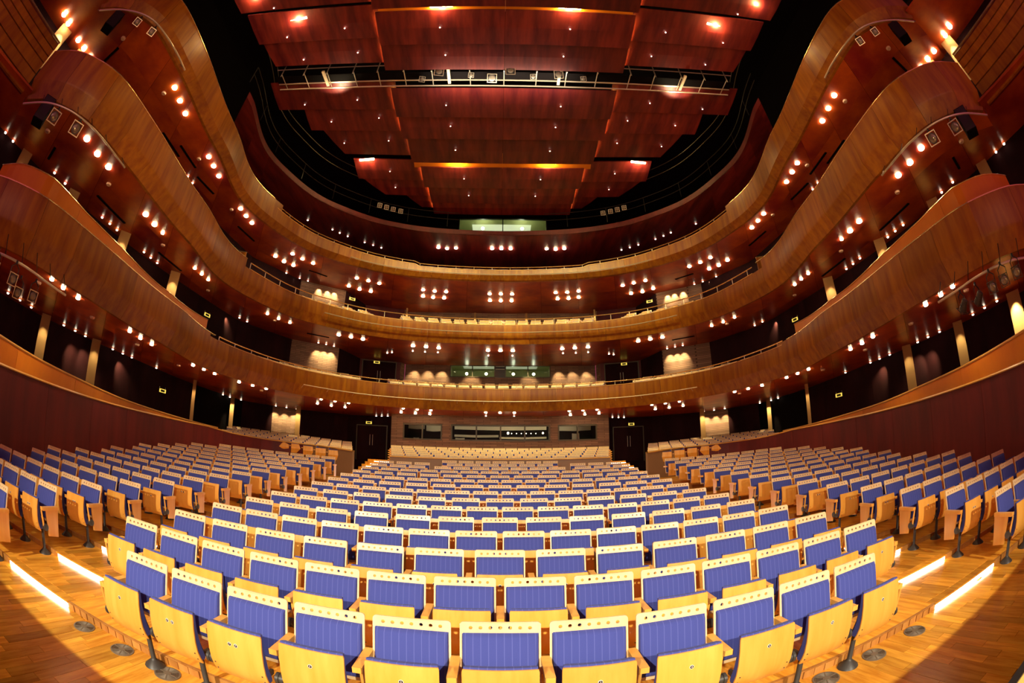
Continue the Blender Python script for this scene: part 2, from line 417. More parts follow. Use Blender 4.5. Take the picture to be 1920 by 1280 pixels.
def pad(w, v0, v1, th, f, inset=.018, seg=6):
    """soft cushion: raised grid"""
    b = MB(); us = [-w/2+w*i/(seg+2) for i in range(seg+3)]; vs = [v0+(v1-v0)*j/6 for j in range(7)]; rows = []
    def hgt(u, v):
        du = min(1, (w/2-abs(u))/inset*.5+.0); dv = min(1, min(v-v0, v1-v)/inset*.5)
        return th*(max(0, min(1, du))**.4)*(max(0, min(1, dv))**.4)
    us = [-w/2, -w/2+inset*.4, -w/2+inset*1.5, -w/4, 0, w/4, w/2-inset*1.5, w/2-inset*.4, w/2]
    vs = [v0, v0+inset*.4, v0+inset*1.5, (v0+v1)/2, v1-inset*1.5, v1-inset*.4, v1]
    rows = [[f(u, v, -hgt(u, v)) for u in us] for v in vs]
    b.grid([r for r in rows]); b.grid([[f(u, v, 0) for u in reversed(us)] for v in (v0, v1)])
    return b
def seatmap(u, v, t):            # tipped-up seat board; v from 0 to .40
    bow = -.030*math.sin(math.pi*min(1, max(0, (v+.02)/.44))) + .035*(max(0, .12-v)/.12)**2
    return (u, -.392+bow+.22*u*u+t, .312+v)
SEAT = {}
SEAT['back_shell'] = back_shell().mesh('back_shell', M['head'], False)
SEAT['back_cushion'] = pad(SW-.028, .03, .425, .048, backmap).mesh('back_cushion', M['blue'], True)
b = MB(); plate(b, rounded(SW-.05, .40, .018, 3, .03), seatmap, .012)
SEAT['seat_board'] = b.mesh('seat_board', M['beech'], False)
def seatboard():
    b = MB(); us = [-.2125+.425*i/6 for i in range(7)]; vs = [0, .02, .06, .12, .2, .3, .385, .40]
    def ww(v): return 1-.05*(max(0, .03-v)/.03) - .02*(max(0, v-.385)/.015)
    b.slab([[seatmap(u*ww(v), v, 0) for u in us] for v in vs], (0, .012, 0)); return b
SEAT['seat_board'] = seatboard().mesh('seat_board', M['beech'], True)
def seatcush():
    b = MB(); w = .41; us = [-w/2, -w/2+.02, -w/4, 0, w/4, w/2-.02, w/2]; vs = [.03, .05, .15, .28, .38, .402, .412]
    def t(u, v):
        return .012+(.115-.075*v/.41)*(min(1, (w/2-abs(u))/.03+.45))**.5*(min(1, (v-.03)/.05+.4))**.5
    F = [[seatmap(u, v, .012) for u in us] for v in vs]; Bk = [[seatmap(u, v if v < .40 else v-.006, t(u, v)) for u in us] for v in vs]
    n = len(b.v); b.grid([r[::-1] for r in Bk]); b.grid([F[-1], Bk[-1]]); b.grid([Bk[0], F[0]])
    b.grid([[r[0] for r in Bk], [r[0] for r in F]]); b.grid([[r[-1] for r in F], [r[-1] for r in Bk]])
    b.grid(F[-3:])
    return b
SEAT['seat_cushion'] = seatcush().mesh('seat_cushion', M['blue'], True)
def armrest():
    b = MB(); b.slab([[(-.027, -.37, .598), (.027, -.37, .598)], [(-.030, -.355, .592), (.030, -.355, .592)], [(-.030, -.05, .600), (.030, -.05, .600)]], (0, 0, .042)); return b
SEAT['armrest'] = armrest().mesh('armrest', M['beech'])
def standard():
    b = MB(); b.slab([[(-.009, -.26, .27), (-.009, -.07, .25)], [(-.009, -.29, .60), (-.009, -.045, .60)], [(-.009, -.03, .62), (-.009, -.01, .64)]][:2], (.018, 0, 0)); return b
SEAT['side_panel'] = standard().mesh('side_panel', M['beech'])
b = MB()
T = Matrix.Translation((0, -.315, .385)) @ Matrix.Rotation(math.pi/2, 4, 'Y')
b.lathe([(.030, -.034), (.044, -.030), (.044, -.008), (.036, -.004), (.036, .004), (.044, .008), (.044, .030), (.030, .034)], 14, T)
SEAT['hinge'] = b.mesh('hinge', M['foot'], True)
b = MB(); b.tube([(0, -.36, .595), (0, -.335, .44), (0, -.33, .40)], [.012, .014, .012], 6)
SEAT['brace'] = b.mesh('brace', M['beech'])
b = MB(); b.lathe([(.098, 0), (.092, .012), (.040, .055), (.028, .066), (.023, .075), (.023, .34)], 16, Matrix.Translation((0, -.25, 0)))
b.box(-.012, .012, -.20, -.12, .29, .33)
SEAT['pedestal'] = b.mesh('pedestal', M['foot'], True)
b = MB()
for u, v in ((-.185, .10), (-.185, .045), (.185, .10), (.185, .045)):
    p = seatmap(u, v, -.001); b.lathe([(.0055, 0), (.0045, .002)], 8, Matrix.Translation(p) @ Matrix.Rotation(math.pi/2, 4, 'X'))
SEAT['screw'] = b.mesh('screw', M['foot'])
b = MB(); b.lathe([(.0145, 0), (.0145, .002), (.0125, .0025)], 16, Matrix.Rotation(math.pi/2, 4, 'X'))
SEAT['number_plate'] = b.mesh('number_plate', M['white'])
b = MB(); b.lathe([(.0118, .0026), (.0112, .0034)], 16, Matrix.Rotation(math.pi/2, 4, 'X'))
SEAT['plate_face'] = b.mesh('plate_face', M['platedark'])
DIG = {}
def digit_mesh(t):
    if t not in DIG:
        c = bpy.data.curves.new('digit', 'FONT'); c.body = t; c.size = .019 if len(t) == 1 else .014; c.align_x = 'CENTER'; c.align_y = 'CENTER'; c.extrude = .0004; c.resolution_u = 2
        o = bpy.data.objects.new('digit', c); COL.objects.link(o); dg = bpy.context.evaluated_depsgraph_get(); me = bpy.data.meshes.new_from_object(o.evaluated_get(dg)); me.materials.clear(); me.materials.append(M['white'])
        bpy.data.objects.remove(o); me.transform(Matrix.Rotation(math.pi/2, 4, 'X')); DIG[t] = me
    return DIG[t]
def ordw(n): return ['first', 'second', 'third', 'fourth', 'fifth', 'sixth', 'seventh', 'eighth', 'ninth', 'tenth', 'eleventh', 'twelfth', 'thirteenth', 'fourteenth', 'fifteenth'][n]
def seat(x, y, z, rz, side, endl, endr, label, group, digits=None, near=True, w=.565, skip=False):
    r = empty('theatre_seat', (x, y, z), rz, label, 'seat', group)
    for nm in ('back_shell', 'back_cushion', 'seat_board', 'seat_cushion'): link(nm, SEAT[nm], r)
    e = w/2
    edges = [side*e] + ([-e*side] if (endl and side > 0) or (endr and side < 0) else [])
    if skip: edges = edges[1:]
    for k, ex in enumerate(edges):
        link('armrest', SEAT['armrest'], r, (ex, 0, 0)); link('side_panel', SEAT['side_panel'], r, (ex, 0, 0)); link('hinge', SEAT['hinge'], r, (ex, 0, 0))
        if near and (k == 1 or (endl and side < 0) or (endr and side > 0)): link('brace', SEAT['brace'], r, (ex+(.036 if ex > 0 else -.036)*0, -.012, 0))
    if near: link('pedestal', SEAT['pedestal'], r, (side*.11, 0, 0)); link('screw', SEAT['screw'], r, kind='stuff')
    if digits:
        for k, d in enumerate(digits):
            u = (k-(len(digits)-1)/2)*.048; p = seatmap(u, .295, -.001)
            q = link('number_plate', SEAT['number_plate'], r, p); link('plate_face', SEAT['plate_face'], q); link('digit', digit_mesh(d), q, (0, -.0040, 0))
    return r
FAR = []      # transforms of the seats beyond the 300 nearest
count = 0
def place_row(n, x0, x1, k, side, block, indiv, dy=0, z=None):
    """n row index, k seats between x0 and x1"""
    global count
    w = (x1-x0)/k
    for i in range(k):
        x = x0+w*(i+.5); y = rowy(n, x); R = YR[n]+RC-2.64; rz = -math.asin(x/R)
        sd = side if side else (1 if x < 0.01 else -1)
        if indiv:
            digits = None
            if block == 'centre' and n < 3:
                q = i-(k-1)/2; num = (2*int(abs(q)+.5) - 1) if q < 0 else (2*int(q+.5) if k % 2 == 0 else 2*int(q) if q > 0 else 1)
                if k % 2: num = int(2*abs(q)+1) if q <= 0 else int(2*q)
                digits = [str(num)] if not (n == 0 and i in (1, 2)) else [str(num), str(num)]
            if block != 'centre' and n < 6: digits = [str(k-i if block == 'left' else i+1)] + ([str(k-i if block == 'left' else i+1)] if (n+i) % 2 else [])
            lab = 'blue tip-up seat, %s from the left in the %s row of the %s stalls block' % (ordw(i), ordw(n), block)
            seat(x, y, LV[n] if n else -1.91, rz, sd, i == 0, i == k-1, lab, 'tip-up seats of the %s stalls block' % block, digits, n < 9, w, sd < 0 and side == 0 and x-w < .01); count += 1
        else: FAR.append((x, y, LV[n], rz))
place_row(0, -3.05, 3.05, 11, 0, 'centre', True)
for n in range(1, 12): place_row(n, -3.97, 3.97, 14 if n % 2 else 13, 0, 'centre', True)
place_row(12, -3.97, -2.2, 3, 0, 'centre', False); place_row(12, -2.0, 2.0, 7, 0, 'centre', False); place_row(12, 2.2, 3.97, 3, 0, 'centre', False)
place_row(13, -3.97, -2.2, 3, 0, 'centre', False); place_row(13, -1.73, 1.73, 6, 0, 'centre', False); place_row(13, 2.2, 3.97, 3, 0, 'centre', False)
place_row(14, -2.0, 2.0, 7, 0, 'centre', False)
WALLX = [(0, 8.6), (1.5, 8.6), (3.4, 9.3), (4.9, 9.7), (6.7, 10.2), (8.9, 10.9), (10.9, 11.1), (14.2, 11.3), (16, 11.2)]
for n in range(0, 14):
    yy = rowy(n, 8.5); wx = interp(yy, [a for a, _ in WALLX], [c for _, c in WALLX])-.45
    k = int((wx-5.38)/.565)
    if n == 13: k = 8
    ind = count < 300-2*k+1 and n < 10
    place_row(n, -5.38-k*.565, -5.38, k, 1, 'left', ind); place_row(n, 5.38, 5.38+k*.565, k, -1, 'right', ind)
    if n == 13: pass
# ------------------------------------------------------------------ rear stalls and balcony seats: same seat, low detail, joined
WPOLY = [Vector(p) for p in [(-8.3, -.6), (-8.5, .8), (-8.9, 2.2), (-9.3, 3.4), (-9.7, 4.9), (-10.2, 6.7), (-10.9, 8.9), (-11.15, 10.9), (-11.35, 13.4), (-11.3, 15.2), (-10.7, 16.6), (-9.8, 17.4), (-8.4, 17.7), (-5.85, 16.6)]]
for k in range(5):                                   # centre rear block
    y = 16.75+.95*k; z = [.30, .40, .51, .62, .74][k]; hw = y*.253; n = int(2*hw/.545)
    for i in range(n):
        x = -hw+(i+.5)*2*hw/n; FAR.append((x, y-x*x/90, z-.88, 0))
TF = [(19, .0209), (26.4, .0284), (35.3, .0315), (38, .0318)]; TL = [(19.5, .0368), (26.6, .0424), (36.2, .0422), (38, .042)]
for s in (-1, 1):
    for k in range(5):
        a = 19.4
        while a < 36.0-.3*k:
            rw = r_poly(WPOLY, -a) or 19.0
            r = min(rw, 20.2)+.55+.93*k; t = interp(a, *zip(*TF))*(1-k/4)+interp(a, *zip(*TL))*k/4
            x = s*r*math.sin(math.radians(a+.75)); y = r*math.cos(math.radians(a+.75))
            rz = -s*math.radians(a*.8); FAR.append((x, y, r*t-.88, rz)); a += math.degrees(.56/r)
def balcony_seats(offs, tops, amax, gaps):
    for o_, z in zip(offs, tops):
        s = 0; last = None
        for i in range(NP):
            a = abs(AZP[i])
            if a > amax: continue
            p = off(i, o_)
            if last is not None and (p-last).length < .55: continue
            if any(g0 < a < g1 for g0, g1 in gaps): last = p; continue
            last = p; FAR.append((p.x, p.y, z-.88, -math.atan2(NRM[i].x, NRM[i].y)))
def resample_far():
    pass
# ================================================================== WALLS OF THE STALLS (low side walls with caps)
def strip_wall(name, P, zb, zt, th, material, capm=None, capz=.05, capw=.16, kind='structure', piece=1.5, pname='wall_panel', parent=None, close=True):
    """wall along plan points P, vertical from zb to zt(list); built of panels"""
    root = parent or empty(name, kind=kind)
    Nn = normals(P); L_ = 0; start = 0
    for i in range(1, len(P)):
        L_ += (P[i]-P[i-1]).length
        if L_ >= piece or i == len(P)-1:
            b = MB(); idx = list(range(start, i+1))
            def pt(j, z, e=0):
                q = P[j]
                if j == start and start > 0: q = q+(P[j+1]-P[j]).normalized()*.004
                if j == i and i < len(P)-1: q = q-(P[j]-P[j-1]).normalized()*.004
                return (q.x, q.y, z)
            zz = lambda j: zt[j] if isinstance(zt, (list, tuple)) else zt
            zbb = lambda j: zb[j] if isinstance(zb, (list, tuple)) else zb
            rows = [[pt(j, zbb(j)+(zz(j)-zbb(j))*t) for j in idx] for t in (0, 1)]
            nn = {j: Nn[j] for j in idx}
            k = len(b.v); w = len(idx)
            for r in rows: b.v += r
            for r in rows: b.v += [(p[0]+nn[j].x*th, p[1]+nn[j].y*th, p[2]) for p, j in zip(r, idx)]
            m_ = 2*w
            for c in range(w-1):
                b.f.append((k+c, k+c+1, k+w+c+1, k+w+c)); b.f.append((k+m_+c+1, k+m_+c, k+m_+w+c, k+m_+w+c+1))
                b.f.append((k+w+c, k+w+c+1, k+m_+w+c+1, k+m_+w+c)); b.f.append((k+c+1, k+c, k+m_+c, k+m_+c+1))
            b.f.append((k, k+w, k+m_+w, k+m_)); b.f.append((k+w-1, k+m_+w-1, k+m_+2*w-1, k+2*w-1))
            mt_ = M['lwall'] if (pname == 'wall_panel' and material is M['maroon'] and abs(azi(P[start])) < 28 and abs(azi(P[i])) < 28) else material  # inner end panels recoloured to imitate washer light on the maroon wall
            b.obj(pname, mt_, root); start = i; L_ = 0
    if capm:
        b = MB(); zz = [(zt[j] if isinstance(zt, (list, tuple)) else zt) for j in range(len(P))]
        sec = [(-.02, 0), (-.03, capz*.4), (-.012, capz), (capw-.03, capz), (capw-.02, 0)]
        rows = [[(P[j].x+Nn[j].x*u, P[j].y+Nn[j].y*u, zz[j]+v) for u, v in sec] for j in range(len(P))]
        b.grid(rows, True); b.obj('wall_cap', capm, root, True)
    return root
def z_by(P, table): return [interp(abs(azi(p)), [a for a, _ in table], [z for _, z in table]) for p in P]
for s, nm in ((-1, 'wall_left'), (1, 'wall_right')):
    P = resample(catmull([Vector((p.x*(1 if s < 0 else -1), p.y)) for p in (WPOLY if s < 0 else list(reversed(WPOLY)))], 6), .5)
    tb = [(19.4, .26), (23, .38), (27, .42), (35, .47), (39, .58), (57, .49), (90, .49)]
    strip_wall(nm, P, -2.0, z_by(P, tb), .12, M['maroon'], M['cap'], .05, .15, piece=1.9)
    # raised parapet of the side boxes behind it
    Q0 = [p for p in WPOLY if True][:10]
    Q = resample(catmull([Vector((p.x*(1 if s < 0 else -1), p.y)) for p in (Q0 if s < 0 else list(reversed(Q0)))], 6), .5)
    NQ = normals(Q); Q = [q+n_*.42 for q, n_ in zip(Q, NQ)]
    tb = [(38, .62), (45.7, .71), (50.7, .77), (57, .87), (63.4, .94), (70.3, 1.04), (85, 1.2)]
    root = empty('box_parapet', (0, 0, 0), 0, 'amber wooden parapet of the %s side boxes above the dark red stalls wall' % ('left' if s < 0 else 'right'), 'parapet')
    strip_wall('box_parapet', Q, -.2, z_by(Q, tb), .10, M['parapet'], M['cap'], .05, .14, piece=2.4, pname='parapet_panel', parent=root)
# low wall in front of the centre rear block
P = [Vector((x, 15.9-x*x/90)) for x in [-4.05+8.1*i/16 for i in range(17)]]
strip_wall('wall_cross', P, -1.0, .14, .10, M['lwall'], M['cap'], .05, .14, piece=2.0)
# steps up to the doors between the rear blocks
for s in (-1, 1):
    root = empty('stair_%s' % ('left' if s < 0 else 'right'), kind='structure'); 
    z = LV[14]; y = 15.7
    for k in range(7):
        z2 = z+.115; xa, xb = (-5.75, -4.3) if s < 0 else (4.3, 5.75)
        b = MB(); b.box(xa-.15*k*.35, xb-.0, y, 24, z-.3, z2); b.obj('step', M['floor'], root)
        b = MB(); b.box(xa, xb, y-.012, y, z+.01, z+.03); b.obj('step_light', M['led'], root)
        z = z2; y += .62
# raised floors under the rear blocks
for k in range(5):
    y = 16.25+.95*k; z = [.30, .40, .51, .62, .74][k]-.88
    xs = [-6.2+12.4*i/12 for i in range(13)]
    b = MB(); b.slab([[(max(min(x, y*.26), -y*.26), y-x*x/90, z) for x in xs], [(max(min(x, y*.26), -y*.26), 22.3, z) for x in xs]], (0, 0, -.1)); b.obj('rear_terrace', M['floor'], floor)
for s in (-1, 1):
    for k in range(5):
        P0 = []
        for a in [19.6+1.3*i for i in range(14)]:
            rw = min(r_poly(WPOLY, -a) or 19.0, 20.2)+.13+.93*k; t = interp(a, *zip(*TF))*(1-k/4)+interp(a, *zip(*TL))*k/4; z = (rw+.4)*t-.88
            P0.append((s*rw*math.sin(math.radians(a)), rw*math.cos(math.radians(a)), z))
        P1 = [(p[0]*(25.0/math.hypot(p[0], p[1])), p[1]*(25.0/math.hypot(p[0], p[1])), p[2]) for p in P0]
        b = MB(); b.slab([P0, P1], (0, 0, -.1)); b.obj('rear_terrace', M['floor'], floor)

# ================================================================== BALCONIES
def zcurve(lo, hi, split): return lambda a: hi if abs(a) > split else lo(abs(a))
TIERS = [
    dict(name='lowest', zb=2.42, lo=lambda a: 3.40+.0012*a, hi=3.55, split=38.8, back=BACK_LO, pipe=(27.5, 2.80), railz=3.60, th=.12),
    dict(name='middle', zb=5.60, lo=lambda a: 6.47+.0015*a, hi=6.84, split=36.6, back=BACK_HI, pipe=(25.2, 6.05), railz=6.80, th=.12),
    dict(name='highest', zb=8.85, lo=lambda a: 9.36+.008*a if a > 12 else 9.36, hi=9.95, split=35.6, back=BACK_HI, pipe=(23.0, 9.02), railz=9.80, th=.12)]
for ti, T in enumerate(TIERS):
    root = empty('balcony', (0, 0, 0), 0, '%s of the three curved wooden balconies around the auditorium' % T['name'], 'balcony')
    T['root'] = root
    i0 = 0
    # fascia panels
    step = 4
    for i in range(0, NP-1, step):
        j1 = min(i+step, NP-1); idx = list(range(i, j1+1)); am = (AZP[i]+AZP[j1])/2
        zt = (lambda a: T['hi'] if abs(am) > T['split'] else T['lo'](abs(a)))
        b = MB()
        def P3(j, z, lean=0.0):
            q = off(j, lean)
            if j == i: q = q+(PLAN[min(j+1, NP-1)]-PLAN[j]).normalized()*.004
            if j == j1: q = q-(PLAN[j]-PLAN[j-1]).normalized()*.004
            return (q.x, q.y, z)
        fh = T['lo'](0)-T['zb']; rows = [[P3(j, T['zb'], .24) for j in idx], [P3(j, T['zb']+.40*fh, .035) for j in idx], [P3(j, T['zb']+.46*fh, .0) for j in idx], [P3(j, zt(AZP[j]), 0) for j in idx]]
        k = len(b.v); w = len(idx)
        for r in rows: b.v += r
        for r, ln in zip(rows, (.10, .08, .08, .08)):
            b.v += [(p[0]+NRM[j].x*ln, p[1]+NRM[j].y*ln, p[2]) for p, j in zip(r, idx)]
        hh = len(rows); m_ = hh*w
        for r_ in range(hh-1):
            for c in range(w-1):
                a_, b_, c_, d_ = k+r_*w+c, k+r_*w+c+1, k+(r_+1)*w+c+1, k+(r_+1)*w+c
                b.f.append((a_, b_, c_, d_)); b.f.append((a_+m_, d_+m_, c_+m_, b_+m_))
            b.f.append((k+r_*w, k+(r_+1)*w, k+(r_+1)*w+m_, k+r_*w+m_)); b.f.append((k+r_*w+w-1, k+r_*w+w-1+m_, k+(r_+1)*w+w-1+m_, k+(r_+1)*w+w-1))
        for c in range(w-1):
            t0 = k+(hh-1)*w+c; b.f.append((t0, t0+1, t0+1+m_, t0+m_)); b.f.append((k+c+1, k+c, k+c+m_, k+c+1+m_))
        b.obj('fascia_panel', M['fascia'], root, True)
    # metal capping on top of the fascia
    for seg in ([i for i in range(NP) if AZP[i] < -T['split']], [i for i in range(NP) if abs(AZP[i]) <= T['split']], [i for i in range(NP) if AZP[i] > T['split']]):
        hi = abs(AZP[seg[len(seg)//2]]) > T['split']
        b = MB(); zz = [T['hi'] if hi else T['lo'](abs(AZP[j])) for j in seg]
        rows = [[(off(j, u).x, off(j, u).y, z+v) for u, v in ((-.015, 0), (-.015, .022), (.10, .022), (.10, 0))] for j, z in zip(seg, zz)]
        b.grid(rows, True); b.obj('top_capping', M['gold'] if hi else M['cap'], root)
    # soffit panels
    def radial(i, t):
        p = off(i, .24); a = azi(off(i, .24)); r0 = p.length; rb = r_poly(T['back'], a) or (r0+3); r = r0+(rb-r0)*t; return Vector((math.sin(math.radians(a))*r, math.cos(math.radians(a))*r))
    for i in range(0, NP-1, 6):
        j1 = min(i+6, NP-1)
        for t0, t1 in ((0, .42), (.42, .74), (.74, 1.0)):
            b = MB(); rows = []
            for t in (t0+.0015, t1-.0015):
                row = []
                for j in (range(i, j1+1)):
                    q = radial(j, t)
                    if j == i: q = q+(radial(j+1, t)-q).normalized()*.005
                    if j == j1: q = q-(q-radial(j-1, t)).normalized()*.005
                    row.append((q.x, q.y, T['zb']+.03+.012*(t0 > .3)+.012*(t0 > .7)))
                rows.append(row)
            b.slab(rows, (0, 0, .04)); b.obj('soffit_panel', M['soffit'], root)
    # deck
    b = MB(); rows = [[(radial(j, t).x, radial(j, t).y, T['zb']+.12) for j in range(0, NP, 2)] for t in (0.02, 1.05)]; b.slab(rows, (0, 0, .12)); b.obj('deck', M['darkwall'], root)
    # flat ends of the soffit towards the stage
    for s in (-1, 1):
        b = MB(); b.slab([[(s*9.9, -3.2, T['zb']+.035), (s*12.3, -3.2, T['zb']+.035)], [(s*9.7, 1.55, T['zb']+.075), (s*12.3, 2.05, T['zb']+.075)]], (0, 0, .05)); b.obj('soffit_panel', M['soffit'], root)
    # hand rail with posts on the low part
    seg = [i for i in range(NP) if abs(AZP[i]) <= T['split']]
    b = MB(); b.tube([(off(j, .04).x, off(j, .04).y, T['railz'] if ti < 2 else T['lo'](abs(AZP[j]))+.17) for j in seg], .022, 6); b.obj('handrail', M['gold'], root, True)
    for q in range(0, len(seg), 3):
        j = seg[q]; zl = T['lo'](abs(AZP[j])); zr = T['railz'] if ti < 2 else zl+.17
        b = MB(); b.tube([(off(j, .045).x, off(j, .045).y, zl), (off(j, .045).x, off(j, .045).y, zr)], .016, 6); b.obj('rail_post', M['steel'], root)
    # lighting pipe in front of the fascia
    seg = [i for i in range(NP) if abs(AZP[i]) <= T['pipe'][0]]
    b = MB(); b.tube([(off(j, -.22).x, off(j, -.22).y, T['pipe'][1]) for j in seg], .022, 6)
    for q in range(0, len(seg), 4):
        j = seg[q]; b.tube([(off(j, 0).x, off(j, 0).y, T['pipe'][1]-.10), (off(j, -.22).x, off(j, -.22).y, T['pipe'][1])], .010, 5)
    b.obj('lighting_pipe', M['steel'], root, True)
# raised inner parapets of the side boxes on the lowest and middle balcony
INN = {0: [(39.3, 4.14), (41, 4.1), (45.5, 3.97), (49, 3.94), (55, 4.02), (62.7, 4.07), (70, 4.18), (75, 4.17), (82, 3.95)],
       1: [(44, 7.0), (50, 6.98), (57, 6.95), (64, 6.93), (70, 6.93), (75, 6.9)]}
for ti, tb in INN.items():
    for s in (-1, 1):
        idx = [i for i in range(NP) if tb[0][0] <= s*AZP[i] <= tb[-1][0]]
        P = [off(i, .5 if ti == 0 else .3) for i in idx]
        strip_wall('inner_parapet', P, TIERS[ti]['zb']+.3, z_by(P, tb), .06, M['parapet'], M['gold'], .03, .09, piece=2.6, pname='inner_parapet', parent=TIERS[ti]['root'])
balcony_seats([.85, 1.75, 2.65, 3.5], [3.70, 3.87, 4.07, 4.32], 37.5, [(14.2, 17.6)])
balcony_seats([.85, 1.75, 2.6], [6.86, 7.22, 7.60], 35.2, [(13.6, 17.2)])
balcony_seats([.85, 1.7], [9.78, 10.2], 33, [(13.2, 18.5)])
# low detail copies joined as one countless mass
def far_seats():
    b = MB()
    tmpl = []
    h = MB(); us = [-SW/2, 0, SW/2]
    shell = MB(); shell.slab([[backmap(u, 0, 0) for u in us], [backmap(u, .42, 0) for u in us]], (0, .014, 0))
    hw = .061; u0 = -3.5*hw
    head = MB()
    for k in range(7): 
        kk = u0+(k+.5)*hw; n = len(head.v)
        for t in (0,):
            O = [(kk-hw/2, .42), (kk+hw/2, .42), (kk+hw/2, .5), (kk-hw/2, .5)]; I = [(kk-.012, .448), (kk+.012, .448), (kk+.012, .472), (kk-.012, .472)]
            head.v += [backmap(u, v, 0) for u, v in O+I]
            head.f += [(n, n+1, n+5, n+4), (n+1, n+2, n+6, n+5), (n+2, n+3, n+7, n+6), (n+3, n, n+4, n+7)]
    for s in (-1, 1): head.quad(backmap(s*3.5*hw, .42, 0), backmap(s*SW/2, .42, 0), backmap(s*SW/2, .5, 0), backmap(s*3.5*hw, .5, 0))
    cush = MB(); cush.slab([[backmap(u*.94, .03, -.045) for u in us], [backmap(u*.94, .41, -.045) for u in us]], (0, .04, 0))
    brd = MB(); brd.slab([[seatmap(u*.9, 0, 0) for u in us], [seatmap(u*.9, .2, 0) for u in us], [seatmap(u*.9, .4, 0) for u in us]], (0, .012, 0))
    sc = MB(); sc.slab([[seatmap(u*.87, .03, .014) for u in us], [seatmap(u*.87, .42, .014) for u in us]], (0, .08, 0))
    arm = MB(); arm.box(.255, .31, -.36, -.05, .595, .64); arm.box(.273, .291, -.28, -.05, .25, .595)
    arm.box(-.31, -.255, -.36, -.05, .595, .64)
    parts = [(shell, 0), (head, 0), (cush, 1), (brd, 2), (sc, 1), (arm, 2)]
    V = []; F = []; MI = []
    for x, y, z, rz in FAR:
        c, s = math.cos(rz), math.sin(rz)
        for p, mi in parts:
            n = len(V); V += [(x+c*a-s*d, y+s*a+c*d, z+e) for a, d, e in p.v]; F += [tuple(n+i for i in f) for f in p.f]; MI += [mi]*len(p.f)
    me = bpy.data.meshes.new('theatre_seats'); me.from_pydata(V, [], F); me.update()
    for k in ('head', 'blue', 'beech'): me.materials.append(M[k])
    me.polygons.foreach_set('material_index', MI)
    o = link('theatre_seats', me); o['kind'] = 'stuff'; o['label'] = 'blue and beech seats filling the rear stalls and the balconies'; o['category'] = 'seats'
far_seats()
print('individual seats', count, 'far', len(FAR))

# ================================================================== BACK WALLS, WINDOWS, DOORS
def wall_poly(name, P, z0, z1, mats, th=.15):
    root = empty(name, kind='structure')
    for i in range(len(P)-1):
        p, q = P[i], P[i+1]; mt = mats[i] if isinstance(mats, (list, tuple)) else mats
        if mt is None: continue
        n = (q-p).normalized(); nn = Vector((-n.y, n.x))*th
        L_ = (q-p).length; k = max(1, int(L_/2.4))
        for c in range(k):
            a = p.lerp(q, c/k); e = p.lerp(q, (c+1)/k)
            b = MB(); b.slab([[(a.x, a.y, z0), (e.x, e.y, z0)], [(a.x, a.y, z1), (e.x, e.y, z1)]], (nn.x, nn.y, 0)); b.obj('wall_panel', mt, root)
    return root
dk, st, mr = M['darkwall'], M['stone'], M['maroon']
#   left half segments of BACK_LO: 10 segments then mirrored
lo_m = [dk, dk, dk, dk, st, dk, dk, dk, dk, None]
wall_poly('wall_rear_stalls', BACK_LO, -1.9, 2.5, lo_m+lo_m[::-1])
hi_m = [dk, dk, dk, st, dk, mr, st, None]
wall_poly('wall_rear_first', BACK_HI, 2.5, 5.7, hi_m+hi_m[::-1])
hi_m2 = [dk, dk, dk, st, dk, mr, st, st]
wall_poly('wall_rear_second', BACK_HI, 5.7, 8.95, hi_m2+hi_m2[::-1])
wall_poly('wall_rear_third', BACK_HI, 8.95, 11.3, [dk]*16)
def pierced(root, y, x0, x1, z0, z1, holes, mt, th=.15):
    """flat wall piece facing -y with rectangular window holes"""
    hs = sorted(holes); zz0 = min(h[2] for h in hs); zz1 = max(h[3] for h in hs)
    def bx(a, b_, c, d):
        if b_-a > .01 and d-c > .01: m_ = MB(); m_.box(a, b_, y, y+th, c, d); m_.obj('wall_panel', mt, root)
    bx(x0, x1, z0, zz0); bx(x0, x1, zz1, z1); x = x0
    for h in hs: bx(x, h[0], zz0, zz1); x = h[1]
    bx(x, x1, zz0, zz1)
WN = [0]
def window(x0, x1, y, z0, z1, nx, fr=.05, fm=None, proud=.03):
    WN[0] += 1; root = empty('window_%d' % WN[0], kind='structure'); fm = fm or M['frame']
    b = MB(); b.box(x0, x1, y-proud, y+.1, z0, z0+fr); b.box(x0, x1, y-proud, y+.1, z1-fr, z1); b.box(x0, x0+fr, y-proud, y+.1, z0+fr, z1-fr); b.box(x1-fr, x1, y-proud, y+.1, z0+fr, z1-fr)
    f = b.obj('window_frame', fm, root)
    w = (x1-x0-2*fr)/nx
    for k in range(nx):
        a = x0+fr+k*w
        if k: b = MB(); b.box(a-fr/2, a+fr/2, y-proud, y+.1, z0+fr, z1-fr); b.obj('mullion', fm, root)
        b = MB(); xa_, xb_ = a+(fr/2 if k else 0), a+w-(fr/2 if k < nx-1 else 0); b.slab([[(xa_, y+.05, z0+fr), (xb_, y+.05, z0+fr)], [(xa_, y+.01, z1-fr), (xb_, y+.01, z1-fr)]], (0, .006, 0)); b.obj('pane', M['glass'], root)
    return root
